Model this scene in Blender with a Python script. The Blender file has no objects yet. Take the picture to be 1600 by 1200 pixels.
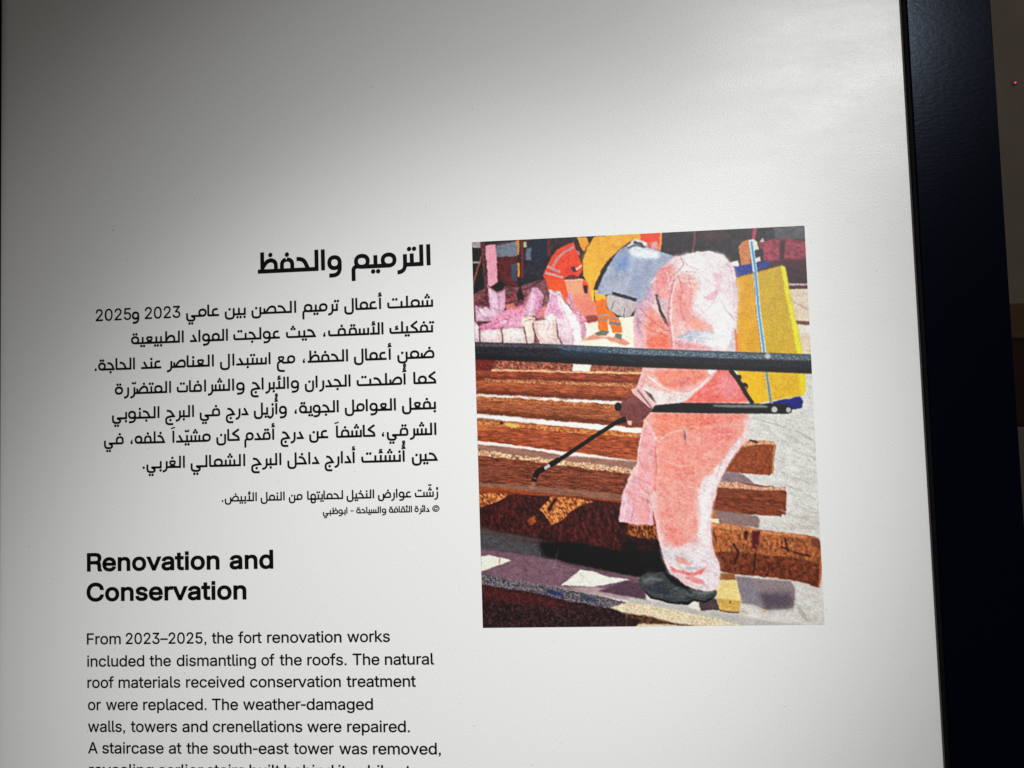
import bpy, bmesh, math, random
import numpy as np
from mathutils import Matrix, Vector
from mathutils.geometry import tessellate_polygon

# ------------------------------------------------------------------ camera, world, lamps, exposure
S = bpy.context.scene
D = 0.686                      # camera to panel, metres
CZ = 1.45                      # height of the camera over the floor
F = 1200.0                     # focal length in photo pixels (photo 1600 x 1200)
AX, AY, AZ = 0.04868307, 0.08021706, -0.03089688

def rot3(a, b, c):
    X = Matrix(((1,0,0),(0,math.cos(a),-math.sin(a)),(0,math.sin(a),math.cos(a))))
    Y = Matrix(((math.cos(b),0,math.sin(b)),(0,1,0),(-math.sin(b),0,math.cos(b))))
    Z = Matrix(((math.cos(c),-math.sin(c),0),(math.sin(c),math.cos(c),0),(0,0,1)))
    return Z @ Y @ X
RW = Matrix(((1,0,0),(0,0,-1),(0,1,0))) @ rot3(AX, AY, AZ)     # camera axes in the world

def at(x, y, Y=0.0):
    """world point on the upright plane at depth Y that the photo shows at pixel x, y"""
    d = RW @ Vector(((x - 800) / F, (600 - y) / F, -1.0))
    t = (Y + D) / d.y
    return Vector((d.x * t, Y, CZ + d.z * t))

cam = bpy.data.cameras.new('camera'); cam_o = bpy.data.objects.new('camera', cam)
S.collection.objects.link(cam_o)
cam.sensor_fit = 'HORIZONTAL'; cam.sensor_width = 36.0; cam.lens = 36.0 * F / 1600.0
cam.clip_start = 0.01; cam.clip_end = 60
cam_o.matrix_world = Matrix.Translation((0, -D, CZ)) @ RW.to_4x4()
S.camera = cam_o

W = bpy.data.worlds.new('World'); S.world = W; W.use_nodes = True
W.node_tree.nodes['Background'].inputs[0].default_value = (1.0, 0.93, 0.87, 1)
W.node_tree.nodes['Background'].inputs[1].default_value = 0.105

def lamp(name, kind, loc, target, energy, color=(1,1,1), **kw):
    l = bpy.data.lights.new(name, kind); l.energy = energy; l.color = color
    for k, v in kw.items(): setattr(l, k, v)
    o = bpy.data.objects.new(name, l); S.collection.objects.link(o)
    o.location = loc
    o.rotation_euler = (Vector(target) - Vector(loc)).to_track_quat('-Z', 'Y').to_euler()
    return o
# narrow spot on text and picture, wide one added to soften its falloff
lamp('gallery_spot', 'SPOT', (1.0, -2.06, CZ + 1.24), at(715, 920), 215, (0.985, 1.0, 0.99),
     spot_size=math.radians(19.6), spot_blend=1.0, shadow_soft_size=0.05)
lamp('added_wide_spot', 'SPOT', (1.00, -2.12, CZ + 1.30), at(950, 900), 175, (0.985, 1.0, 0.99),
     spot_size=math.radians(33.5), spot_blend=1.0, shadow_soft_size=0.05)

S.view_settings.view_transform = 'Standard'; S.view_settings.look = 'None'
S.view_settings.exposure = 0; S.view_settings.gamma = 1; S.view_settings.use_curve_mapping = False
S.render.engine = 'CYCLES'
PRINT_GAIN = 1.03               # printed tone -> reflectance

# ------------------------------------------------------------------ helpers
def tag(o, label=None, cat=None, kind=None, group=None):
    if label: o['label'] = label
    if cat: o['category'] = cat
    if kind: o['kind'] = kind
    if group: o['group'] = group
    return o

def link(name, me, mat, parent=None):
    o = bpy.data.objects.new(name, me); S.collection.objects.link(o)
    if mat: me.materials.append(mat)
    if parent: o.parent = parent
    return o

def bm_box(bm, x0, x1, y0, y1, z0, z1, bev=0.0, seg=2):
    r = bmesh.ops.create_cube(bm, size=1)
    vs = r['verts']
    bmesh.ops.scale(bm, vec=(x1-x0, y1-y0, z1-z0), verts=vs)
    bmesh.ops.translate(bm, vec=((x0+x1)/2, (y0+y1)/2, (z0+z1)/2), verts=vs)
    if bev:
        es = list({e for v in vs for e in v.link_edges})
        bmesh.ops.bevel(bm, geom=es, offset=bev, segments=seg, affect='EDGES', profile=0.5)

def bm_obj(name, bm, mat, parent=None, smooth=False):
    me = bpy.data.meshes.new(name); bm.to_mesh(me); bm.free()
    if smooth: me.shade_smooth()
    return link(name, me, mat, parent)

def material(name, col, rough=0.5, spec=0.5, metal=0.0):
    m = bpy.data.materials.new(name); m.use_nodes = True
    p = m.node_tree.nodes['Principled BSDF']
    p.inputs['Base Color'].default_value = (*col, 1); p.inputs['Roughness'].default_value = rough
    p.inputs['Specular IOR Level'].default_value = spec; p.inputs['Metallic'].default_value = metal
    return m, m.node_tree, p

def nd(t, kind, **kw):
    n = t.nodes.new(kind)
    for k, v in kw.items():
        if k in n.inputs.keys(): n.inputs[k].default_value = v
        else: setattr(n, k, v)
    return n

def noise(t, scale, detail=2, rough=0.5, stretch=None):
    c = nd(t, 'ShaderNodeTexCoord'); n = nd(t, 'ShaderNodeTexNoise', Scale=scale, Detail=detail, Roughness=rough)
    if stretch:
        m = nd(t, 'ShaderNodeMapping'); m.inputs['Scale'].default_value = stretch[:3]
        if len(stretch) > 3: m.inputs['Rotation'].default_value = stretch[3:]
        t.links.new(c.outputs['Object'], m.inputs[0]); t.links.new(m.outputs[0], n.inputs['Vector'])
    else: t.links.new(c.outputs['Object'], n.inputs['Vector'])
    return n

def ramp(t, src, stops):
    r = nd(t, 'ShaderNodeValToRGB'); t.links.new(src, r.inputs[0])
    e = r.color_ramp.elements
    while len(e) < len(stops): e.new(0.5)
    for q, (p, c) in zip(e, stops):
        q.position = p; q.color = (*c, 1) if len(c) == 3 else c
    return r

def bump(t, p, srcs):
    prev = None
    for s, strength, dist in srcs:
        b = nd(t, 'ShaderNodeBump', Strength=strength, Distance=dist)
        t.links.new(s, b.inputs['Height'])
        if prev: t.links.new(prev.outputs[0], b.inputs['Normal'])
        prev = b
    t.links.new(prev.outputs[0], p.inputs['Normal'])

# ------------------------------------------------------------------ materials
# satin white laminate: fine grain, a few dust specks, faint scuffs
m_sheet, t, p = material('satin_white_laminate', (0.78, 0.78, 0.77), 0.42, 0.45)
g = noise(t, 1500, 2, 0.6)
g2 = noise(t, 650, 3, 0.6)
sc = noise(t, 9, 5, 0.65, (1.0, 1.0, 3.2, 0, 0.45, 0))
dust = noise(t, 420, 0, 0.5)
c1 = ramp(t, g2.outputs['Fac'], [(0.30, (0.735, 0.737, 0.73)), (0.70, (0.80, 0.80, 0.79))])
dk = ramp(t, dust.outputs['Fac'], [(0.125, (0.62, 0.61, 0.59)), (0.15, (1, 1, 1))])
mx = nd(t, 'ShaderNodeMix', data_type='RGBA', blend_type='MULTIPLY'); mx.inputs['Factor'].default_value = 1
t.links.new(c1.outputs[0], mx.inputs['A']); t.links.new(dk.outputs[0], mx.inputs['B'])
t.links.new(mx.outputs['Result'], p.inputs['Base Color'])
rr = ramp(t, sc.outputs['Fac'], [(0.30, (0.295,)*3), (0.75, (0.375,)*3)])
t.links.new(rr.outputs[0], p.inputs['Roughness'])
bump(t, p, [(g.outputs['Fac'], 0.5, 0.00016), (g2.outputs['Fac'], 0.35, 0.0003), (sc.outputs['Fac'], 0.03, 0.002)])

m_ink, t, p = material('black_print', (0.003, 0.003, 0.0035), 0.5, 0.12)

# dark blue-black powder coat with orange peel
m_frame, t, p = material('blue_black_paint', (0.0007, 0.0012, 0.0036), 0.21, 0.065)
p.inputs['Specular Tint'].default_value = (0.62, 0.74, 1.0, 1)
op = noise(t, 160, 3, 0.55, (1.0, 1.0, 2.2))
op2 = noise(t, 900, 2, 0.5)
bump(t, p, [(op.outputs['Fac'], 0.075, 0.0010), (op2.outputs['Fac'], 0.08, 0.0002)])

m_gap, t, p = material('gap_black', (0.002, 0.002, 0.0022), 0.7, 0.06)

m_wall, t, p = material('brown_grey_plaster', (0.36, 0.32, 0.27), 0.85, 0.2)
wn = noise(t, 5, 6, 0.6)
wr = ramp(t, wn.outputs['Fac'], [(0.3, (0.40, 0.345, 0.29)), (0.7, (0.50, 0.43, 0.37))])
t.links.new(wr.outputs[0], p.inputs['Base Color'])
wf = noise(t, 220, 3); bump(t, p, [(wf.outputs['Fac'], 0.3, 0.002)])

def wood(name, a, b):
    m, t, p = material(name, a, 0.5, 0.3)
    n = noise(t, 14, 6, 0.6, (1, 6, 12))
    r = ramp(t, n.outputs['Fac'], [(0.3, a), (0.7, b)])
    t.links.new(r.outputs[0], p.inputs['Base Color']); bump(t, p, [(n.outputs['Fac'], 0.2, 0.002)])
    return m
m_ochre = wood('ochre_wood', (0.17, 0.10, 0.045), (0.23, 0.14, 0.065))
m_redwood = wood('dark_red_wood', (0.055, 0.020, 0.013), (0.08, 0.03, 0.02))
m_plinth, t, p = material('grey_plinth_paint', (0.34, 0.30, 0.27), 0.7, 0.3)
pn = noise(t, 60, 4); bump(t, p, [(pn.outputs['Fac'], 0.15, 0.002)])
m_floor, t, p = material('floor_screed', (0.16, 0.14, 0.12), 0.6, 0.3)
fn = noise(t, 3, 8, 0.6)
fr = ramp(t, fn.outputs['Fac'], [(0.3, (0.13, 0.115, 0.10)), (0.7, (0.19, 0.17, 0.145))])
t.links.new(fr.outputs[0], p.inputs['Base Color'])
m_dark, t, p = material('black_plastic', (0.015, 0.013, 0.013), 0.5, 0.4)
m_led, t, p = material('red_led', (0.6, 0.02, 0.05), 0.4)
p.inputs['Emission Color'].default_value = (1.0, 0.06, 0.16, 1); p.inputs['Emission Strength'].default_value = 1.6

# ------------------------------------------------------------------ setting behind the panel
bm = bmesh.new(); bm_box(bm, -4, 5, -3, 2.0, -0.1, 0)
tag(bm_obj('floor', bm, m_floor), kind='structure')
bm = bmesh.new(); bm_box(bm, -4, 5, 2.0, 2.2, 0, 3.2)
tag(bm_obj('wall', bm, m_wall), 'plain brown-grey plastered wall in the dim background right of the panel', 'wall')

# plinth and wooden box in the dark beside the frame
YB = 1.25
q0, q1, q2 = at(1570, 475, YB), at(1575, 530, YB), at(1590, 667, YB)
bx0 = q0.x - 0.12; bx1 = q0.x + 0.45
bm = bmesh.new(); bm_box(bm, bx0 - 0.06, bx1 + 0.06, YB - 0.05, YB + 0.40, 0, q2.z, 0.004)
tag(bm_obj('plinth', bm, m_plinth), 'grey plinth under the wooden box behind the panel', 'plinth')
box = bpy.data.objects.new('wooden_box', None); S.collection.objects.link(box)
box.location = ((bx0+bx1)/2, YB + 0.17, q2.z)
tag(box, 'dark red wooden box with ochre lid beyond the frame edge', 'box')
def local(bm, root): bmesh.ops.translate(bm, vec=-root.location, verts=bm.verts)
bm = bmesh.new(); bm_box(bm, bx0, bx1, YB, YB + 0.34, q2.z, q1.z, 0.003); local(bm, box)
bm_obj('body', bm, m_redwood, box)
bm = bmesh.new(); bm_box(bm, bx0 - 0.006, bx1 + 0.006, YB - 0.006, YB + 0.346, q1.z, q0.z, 0.004); local(bm, box)
bm_obj('lid', bm, m_ochre, box)

# little red indicator light on the wall
q = at(1588, 128, 1.985)
led = bpy.data.objects.new('indicator_light', None); S.collection.objects.link(led); led.location = (q.x, 2.0, q.z)
tag(led, 'tiny glowing red indicator light on the brown-grey wall', 'indicator light')
def disc(name, r, y0, y1, m, dome=0.0):
    bm = bmesh.new()
    c = bmesh.ops.create_cone(bm, cap_ends=True, segments=20, radius1=r, radius2=r*(1-dome), depth=y1-y0)
    bmesh.ops.rotate(bm, matrix=Matrix.Rotation(math.radians(90), 3, 'X'), verts=bm.verts)
    bmesh.ops.translate(bm, vec=(0, -(y0+y1)/2, 0), verts=bm.verts)
    return bm_obj(name, bm, m, led, True)
disc('bezel', 0.0050, 0.0, 0.008, m_wall)
disc('lens', 0.0023, 0.008, 0.013, m_led, 0.3)

# ------------------------------------------------------------------ the panel
panel = bpy.data.objects.new('information_panel', None); S.collection.objects.link(panel)
XL = at(-0.8, 600).x                   # inner edges of the frame
XR = at(1444.5, 600).x
XO = at(1586.5, 600, -0.006).x        # outer edge of the right member
FW = XO - XR
PZ0, PZ1 = 0.0, 2.12
panel.location = ((XL + XR) / 2, 0, 0)
tag(panel, 'white museum panel in a blue-black frame with Arabic and English text and a photograph', 'information panel')
def pl(bm): bmesh.ops.translate(bm, vec=-panel.location, verts=bm.verts)

bm = bmesh.new(); bm_box(bm, XL - 0.012, XR + 0.012, 0.0, 0.012, PZ0 + 0.05, PZ1 - 0.05); pl(bm)
bm_obj('face_sheet', bm, m_sheet, panel)
# frame: two uprights and two rails butted into one mesh, 6 mm proud of the sheet
bm = bmesh.new()
bm_box(bm, XR + 0.0008, XO, -0.006, 0.045, PZ0, PZ1, 0.0009, 3)
bm_box(bm, XL - FW, XL - 0.0008, -0.006, 0.045, PZ0, PZ1, 0.0009, 3)
bm_box(bm, XL, XR, -0.006, 0.045, PZ1 - FW, PZ1, 0.0009, 3)
bm_box(bm, XL, XR, -0.006, 0.045, PZ0, PZ0 + FW, 0.0009, 3)
pl(bm); bm_obj('frame', bm, m_frame, panel)
# black lip inside the uprights, standing in for the dark shadow gap
for a, b in ((XR - 0.0012, XR + 0.0006), (XL - 0.0006, XL + 0.0012)):
    bm = bmesh.new(); bm_box(bm, a, b, -0.0048, -0.0002, PZ0 + FW, PZ1 - FW); pl(bm)
    bm_obj('shadow_gap_lip', bm, m_gap, panel)
bm = bmesh.new(); bm_box(bm, XL - FW + 0.02, XO - 0.02, 0.0455, 0.05, PZ0 + 0.03, PZ1 - 0.03); pl(bm)
bm_obj('back_board', bm, m_gap, panel)

# ------------------------------------------------------------------ flat lettering as meshes
class Ink:
    """gathers flat shapes lying on the sheet; x, z are world metres"""
    def __init__(s): s.v = []; s.f = []; s.n = 0
    def y(s):
        s.n += 1
        return -0.0003 - 0.000004 * (s.n % 40)
    def poly(s, pts):
        y = s.y(); b = len(s.v)
        s.v += [(a, y, c) for a, c in pts]; s.f.append(tuple(range(b, b + len(pts))))
    def stroke(s, pts, w, closed=False):
        q = [pts[0]]
        for a in pts[1:]:
            if math.hypot(a[0]-q[-1][0], a[1]-q[-1][1]) > 1e-7: q.append(a)
        if closed and math.hypot(q[0][0]-q[-1][0], q[0][1]-q[-1][1]) < 1e-7: q.pop()
        n = len(q)
        if n < 2: return
        L = []; R = []
        for i in range(n):
            a = q[i-1] if (i > 0 or closed) else None
            c = q[(i+1) % n] if (i < n-1 or closed) else None
            def nrm(u, v):
                dx, dz = v[0]-u[0], v[1]-u[1]; l = math.hypot(dx, dz); return (-dz/l, dx/l)
            n1 = nrm(a, q[i]) if a else None; n2 = nrm(q[i], c) if c else None
            if n1 and n2:
                mx, mz = n1[0]+n2[0], n1[1]+n2[1]; l = math.hypot(mx, mz)
                if l < 0.3: m = n2; k = 1
                else:
                    m = (mx/l, mz/l); k = min(1/ max(0.35, m[0]*n2[0]+m[1]*n2[1]), 2.2)
            else: m = n1 or n2; k = 1
            L.append((q[i][0]+m[0]*w/2*k, q[i][1]+m[1]*w/2*k)); R.append((q[i][0]-m[0]*w/2*k, q[i][1]-m[1]*w/2*k))
        y = s.y(); b = len(s.v)
        for l, r in zip(L, R): s.v += [(l[0], y, l[1]), (r[0], y, r[1])]
        for i in range(n if closed else n-1):
            j = (i+1) % n
            s.f.append((b+2*i, b+2*i+1, b+2*j+1, b+2*j))
    def mesh(s, me, M):
        b = len(s.v); y = s.y()
        for v in me.vertices:
            x, z = M(v.co.x, v.co.y); s.v.append((x, y, z))
        s.f += [tuple(b+i for i in p.vertices) for p in me.polygons]
    def build(s, name, label=None):
        me = bpy.data.meshes.new(name)
        o = panel.location
        me.from_pydata([(a-o.x, b-o.y, c-o.z) for a, b, c in s.v], [], s.f); me.update()
        bm = bmesh.new(); bm.from_mesh(me)
        for f in bm.faces:
            f.normal_update()
            if f.normal.y > 0: f.normal_flip()
        bm.to_mesh(me); bm.free()
        ob = link(name, me, m_ink, panel)
        if label: ob['label'] = label
        return ob

# ---- Latin words: outlines of a plain grotesque face, each word fitted between its two measured ends
GLYPHS = {
 ',': (188, '60 0 60 66 128 66 128 5 120 -42 100 -70 62 -88 62 -56 86 -40 94 0'),
 '-': (260, '227 244 227 188 34 188 34 244'),
 '.': (188, '62 0 62 66 128 66 128 0'),
 '0': (453, '227 -7 191 -3 158 7 130 24 105 48 85 77 69 113 61 138 55 164 51 192 49 222 48 254 49 286 51 316 55 344 61 370 69 395 85 431 106 461 130 484 159 502 191 512 227 516 262 512 295 502 323 484 348 461 368 431 384 395 392 370 398 344 402 316 404 286 405 254 404 222 402 192 398 164 392 138 384 113 368 77 348 48 323 24 295 7 263 -3;227 50 250 52 271 60 290 74 306 92 320 116 330 144 338 176 342 213 344 254 342 295 338 332 330 365 320 393 306 416 290 435 271 449 250 457 227 460 203 457 182 449 163 435 147 416 134 393 123 365 115 332 111 295 109 254 111 213 115 176 123 144 134 116 147 92 163 74 182 60 203 52'),
 '2': (453, '64 0 64 47 234 229 252 248 268 266 282 282 294 298 303 312 311 327 316 341 319 356 320 371 319 389 315 405 308 419 298 431 287 441 273 449 258 455 241 458 224 460 205 458 188 454 172 447 159 438 148 427 139 413 132 398 128 381 127 362 66 362 68 391 75 418 86 442 102 464 121 482 143 496 168 507 196 513 225 516 254 513 281 507 306 497 328 482 346 465 361 445 372 423 379 398 381 372 380 354 377 336 371 318 363 299 351 280 336 259 317 235 294 209 267 180 153 60 153 57 389 57 389 0'),
 '3': (453, '218 -7 188 -5 159 1 133 10 108 22 88 38 70 57 57 79 48 104 44 132 109 132 112 115 118 100 126 87 137 76 150 66 165 59 182 54 200 51 219 50 239 51 258 55 275 61 291 69 304 80 315 93 323 108 328 125 329 145 328 163 323 180 316 196 306 211 292 223 275 234 254 241 229 246 201 248 157 248 157 299 288 448 288 452 70 452 70 509 372 509 372 461 211 278 211 289 247 290 279 286 308 276 333 262 354 244 371 222 383 198 391 173 393 145 390 116 383 90 370 66 354 45 333 27 309 12 281 2 251 -5'),
 '5': (453, '221 -7 192 -5 165 1 140 11 118 25 99 41 83 60 71 82 63 105 60 130 122 130 125 115 130 102 138 89 148 78 160 68 173 60 188 54 204 51 221 50 241 51 259 56 276 64 291 75 304 89 314 104 322 122 326 141 328 162 326 183 321 203 314 221 303 237 290 251 275 262 257 270 238 275 218 277 201 276 184 273 167 268 152 262 139 255 128 246 67 253 96 509 366 509 366 452 151 452 134 301 136 301 148 311 162 318 178 325 194 330 212 333 229 334 252 332 274 328 294 321 313 311 330 299 345 285 358 269 370 251 379 231 386 210 390 187 391 163 388 132 381 102 369 76 352 52 332 32 309 15 282 3 253 -4'),
 'A': (480, '16 0 201 509 276 509 463 0 395 0 287 302 280 323 272 346 264 372 255 402 244 438 232 478 245 478 233 437 222 402 213 371 204 345 197 322 191 302 85 0;110 142 110 199 370 199 370 142'),
 'C': (510, '267 -7 242 -6 217 -2 194 5 171 13 150 25 131 39 113 55 97 73 82 93 70 115 59 140 51 166 45 193 41 223 40 254 41 285 45 315 51 343 59 369 70 393 82 415 97 436 113 454 131 470 150 484 171 495 194 504 217 510 242 514 267 516 293 514 317 511 340 504 362 496 383 485 402 471 419 456 435 438 448 418 459 397 467 373 473 348 408 348 404 365 397 380 389 395 380 407 369 418 357 428 344 437 330 444 315 449 300 453 284 455 267 456 237 453 209 445 184 432 161 414 141 391 125 364 113 332 106 295 103 254 106 213 113 177 125 145 141 117 161 94 184 76 210 63 237 56 267 53 284 54 300 56 315 60 330 65 344 72 357 81 369 90 380 102 389 114 397 128 404 144 408 160 473 160 467 135 459 112 448 91 435 71 420 53 402 38 383 24 363 13 341 5 317 -2 293 -6'),
 'F': (410, '60 0 60 509 369 509 369 452 125 452 125 278 346 278 346 221 125 221 125 0'),
 'R': (449, '60 0 60 509 285 509 340 500 385 475 412 435 420 380 412 325 388 285 352 260 385 244 402 215 408 170 410 110 412 60 418 28 436 8 436 0 362 0 352 40 348 95 346 150 336 190 312 212 268 219 122 219 122 0;122 274 265 274 310 280 340 302 355 338 356 385 344 420 315 444 270 453 122 453'),
 'T': (449, '32 452 32 509 417 509 417 452 257 452 257 0 193 0 193 452'),
 'a': (389, '160 -9 137 -7 115 -3 94 5 76 15 60 29 48 45 38 63 32 84 30 108 32 128 36 146 43 161 53 174 64 184 78 193 92 200 108 206 125 211 143 214 161 217 178 220 234 227 247 229 257 231 265 235 271 240 274 246 276 255 276 257 275 272 272 285 267 297 260 307 251 315 240 322 227 327 212 330 196 331 178 330 163 327 149 322 137 316 127 309 118 301 110 292 104 283 100 274 41 291 51 313 64 331 79 346 95 358 114 368 133 375 153 380 173 383 194 384 208 384 223 382 239 379 255 375 271 369 286 360 300 350 312 336 322 320 330 301 335 278 337 251 337 0 277 0 277 52 272 52 267 43 260 34 252 25 242 16 229 8 215 1 199 -4 181 -7;170 45 192 47 211 51 228 59 242 68 254 80 263 93 270 108 274 122 276 138 276 190 272 187 267 184 259 182 251 180 241 178 231 176 200 171 175 168 161 166 147 163 134 159 122 153 112 147 103 139 97 130 93 118 92 105 93 93 96 82 102 72 109 64 119 57 130 52 142 48 156 46'),
 'b': (424, '229 -8 208 -7 189 -3 172 4 159 12 147 21 138 31 130 41 123 50 118 59 112 59 112 0 53 0 53 509 114 509 114 319 118 319 123 327 130 336 137 346 147 355 158 364 171 373 188 379 207 383 229 384 259 382 287 374 313 361 335 342 354 320 370 293 381 261 388 227 390 189 388 151 381 116 370 84 355 57 336 34 313 16 288 3 260 -6;220 47 242 49 262 55 279 66 294 80 306 97 316 117 323 139 327 163 328 189 327 215 323 239 316 261 307 281 295 298 280 311 262 322 243 328 220 330 198 328 178 322 161 312 147 299 134 282 125 263 118 241 114 216 113 189 114 162 118 138 125 115 135 95 147 78 162 65 179 55 198 49'),
 'c': (396, '207 -8 174 -5 144 3 117 16 93 35 72 58 56 85 44 116 37 150 34 187 37 225 44 260 56 291 72 318 93 341 117 360 144 374 174 382 207 384 226 384 243 381 260 377 276 371 291 364 305 356 318 346 330 335 340 322 349 308 356 293 362 277 303 262 300 272 295 281 290 289 284 297 278 304 270 311 261 316 252 321 242 325 231 328 220 329 207 330 184 328 163 321 145 310 130 296 118 278 108 258 102 236 98 212 96 187 98 163 102 139 108 117 118 97 130 80 145 66 163 55 184 49 207 46 220 47 232 49 243 52 253 55 262 60 271 66 279 73 285 80 292 89 297 98 301 107 304 117 363 102 357 86 350 70 341 56 331 43 319 32 306 21 292 12 277 5 261 -1 244 -5 226 -7'),
 'd': (424, '195 -8 165 -6 137 3 111 16 89 34 70 57 55 84 43 116 36 151 34 189 36 227 43 261 55 293 70 320 89 342 112 361 137 374 165 382 196 384 218 383 237 379 253 373 267 364 278 355 287 346 295 336 301 327 306 319 311 319 311 509 372 509 372 0 313 0 313 59 307 59 301 50 295 41 287 31 277 21 266 12 252 4 236 -3 217 -7;205 47 226 49 246 55 263 65 278 78 290 95 299 115 306 138 310 162 312 189 310 216 306 241 300 263 290 282 278 299 263 312 246 322 227 328 205 330 182 328 162 322 145 311 130 298 118 281 108 261 102 239 98 215 96 189 98 163 102 139 109 117 118 97 130 80 145 66 162 55 182 49'),
 'e': (404, '212 -8 177 -5 145 3 117 16 92 35 72 58 56 85 44 116 37 150 34 187 36 224 44 258 55 290 71 317 91 340 115 359 142 373 172 382 205 384 226 383 246 380 266 374 285 366 303 355 319 341 334 324 347 305 357 282 365 256 370 227 371 194 371 169 75 169 75 221 338 221 310 202 308 226 304 248 298 269 288 286 277 301 263 314 246 323 227 328 205 330 183 328 164 323 146 313 131 301 119 286 109 270 102 251 97 231 96 211 96 178 98 151 102 127 110 106 121 88 135 73 151 61 169 53 190 48 212 46 227 47 241 49 254 53 265 58 276 65 285 73 294 82 300 93 306 105 365 91 358 72 348 55 335 39 320 26 302 14 283 4 261 -3 237 -7'),
 'f': (254, '228 379 228 327 6 327 6 379;81 0 81 432 82 452 87 470 96 486 107 499 120 510 135 519 152 525 169 529 187 530 201 530 212 529 222 527 231 525 238 523 243 521 227 468 215 472 209 473 202 474 195 474 178 472 164 468 154 460 147 449 143 435 142 419 142 0'),
 'g': (425, '207 -151 180 -149 156 -146 134 -140 114 -132 97 -122 82 -110 70 -97 59 -84 51 -69 101 -41 107 -49 114 -57 122 -66 131 -74 142 -82 154 -88 169 -93 187 -96 207 -97 236 -95 261 -87 282 -75 298 -58 308 -34 311 -6 311 68 306 68 301 60 294 51 287 41 277 32 266 23 252 16 236 10 217 6 195 5 165 7 138 14 113 27 90 43 71 65 55 90 43 120 36 154 34 191 36 229 43 263 55 293 71 320 90 342 112 361 138 374 166 382 196 384 218 383 237 379 253 373 267 365 279 356 288 346 296 336 302 327 308 319 313 319 313 379 372 379 372 -9 370 -40 363 -67 350 -90 334 -109 314 -124 291 -136 265 -144 237 -149;205 59 227 61 246 66 264 75 278 87 290 103 300 121 307 142 311 166 312 193 311 219 307 242 300 264 291 283 279 299 264 312 247 322 227 328 205 330 182 328 163 322 145 312 130 298 118 282 109 262 102 241 98 218 96 193 98 167 102 144 109 123 118 104 131 88 145 76 163 66 183 61'),
 'h': (410, '114 227 114 0 53 0 53 509 114 509 114 287 102 287 116 319 132 344 152 362 175 374 200 382 227 384 252 383 275 377 295 369 313 356 328 340 341 321 350 298 355 271 357 240 357 0 296 0 296 235 293 263 286 286 273 304 256 318 235 326 210 329 192 328 176 324 161 317 147 308 136 297 126 283 119 266 115 248'),
 'i': (167, '53 0 53 379 114 379 114 0;53 443 53 509 114 509 114 443'),
 'k': (381, '110 137 110 212 121 212 284 379 360 379 184 199 177 199;53 0 53 509 114 509 114 0;294 0 148 186 191 229 372 0'),
 'l': (189, '139 -2 112 0 91 8 74 20 62 37 55 59 53 84 53 509 114 509 114 99 114 83 117 71 120 62 126 57 135 53 146 52 160 53 170 54 181 3 162 -1 154 -2 147 -2'),
 'm': (610, '53 0 53 379 112 379 112 295 108 295 114 314 122 331 132 346 144 358 158 368 172 376 187 382 203 385 219 386 245 383 268 375 287 361 303 342 314 320 321 295 312 295 318 312 326 329 337 343 350 356 364 366 381 375 398 381 417 385 437 386 458 385 478 380 497 372 514 361 529 346 541 328 550 307 555 283 557 255 557 0 496 0 496 254 493 279 485 298 473 313 456 323 438 329 419 330 402 329 387 326 374 320 363 312 353 302 345 290 340 277 336 263 335 247 335 0 274 0 274 260 272 280 265 297 253 311 238 322 220 328 199 330 185 329 171 326 158 320 145 312 135 302 126 289 119 274 115 257 114 238 114 0'),
 'n': (410, '114 227 114 0 53 0 53 379 112 379 112 287 102 287 116 319 132 344 152 362 175 374 200 382 227 384 252 383 275 377 295 369 313 356 328 340 341 321 350 298 355 271 357 240 357 0 296 0 296 235 293 263 286 286 273 304 256 318 235 326 210 329 192 328 176 324 161 317 147 308 136 297 126 283 119 266 115 248'),
 'o': (415, '207 -8 174 -5 144 3 117 16 93 35 72 58 56 85 44 116 37 150 34 187 37 225 44 260 56 291 72 318 93 341 117 360 144 374 174 382 207 384 241 382 271 374 299 360 323 341 343 318 359 291 371 260 379 225 381 187 379 150 371 116 359 85 343 58 323 35 299 16 271 3 241 -5;207 46 231 49 252 55 270 66 285 80 298 97 307 117 314 139 318 163 319 187 318 212 314 236 307 258 298 278 285 296 270 310 252 321 231 328 207 330 184 328 163 321 145 310 130 296 118 278 108 258 102 236 98 212 96 187 98 163 102 139 108 117 118 97 130 80 145 66 163 55 184 49'),
 'p': (424, '53 -143 53 379 112 379 112 319 118 319 123 327 130 336 137 346 147 355 158 364 171 373 188 379 207 383 229 384 259 382 287 374 313 361 335 342 354 320 370 293 381 261 388 227 390 189 388 151 381 116 370 84 355 57 336 34 313 16 288 3 260 -6 229 -8 208 -7 189 -3 173 4 159 12 147 21 138 31 130 41 124 50 118 59 114 59 114 -143;220 47 242 49 262 55 279 66 294 80 306 97 316 117 323 139 327 163 328 189 327 215 323 239 316 261 307 281 295 298 280 311 262 322 243 328 220 330 198 328 178 322 161 312 147 299 134 282 125 263 118 241 114 216 113 189 114 162 118 138 125 115 135 95 147 78 162 65 179 55 198 49'),
 'r': (259, '53 0 53 379 112 379 112 321 115 321 124 339 137 354 152 367 171 377 191 383 213 385 229 384 243 384 243 322 230 324 223 325 215 326 207 326 190 324 174 321 159 315 146 306 135 296 126 284 119 269 115 254 114 237 114 0'),
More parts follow.
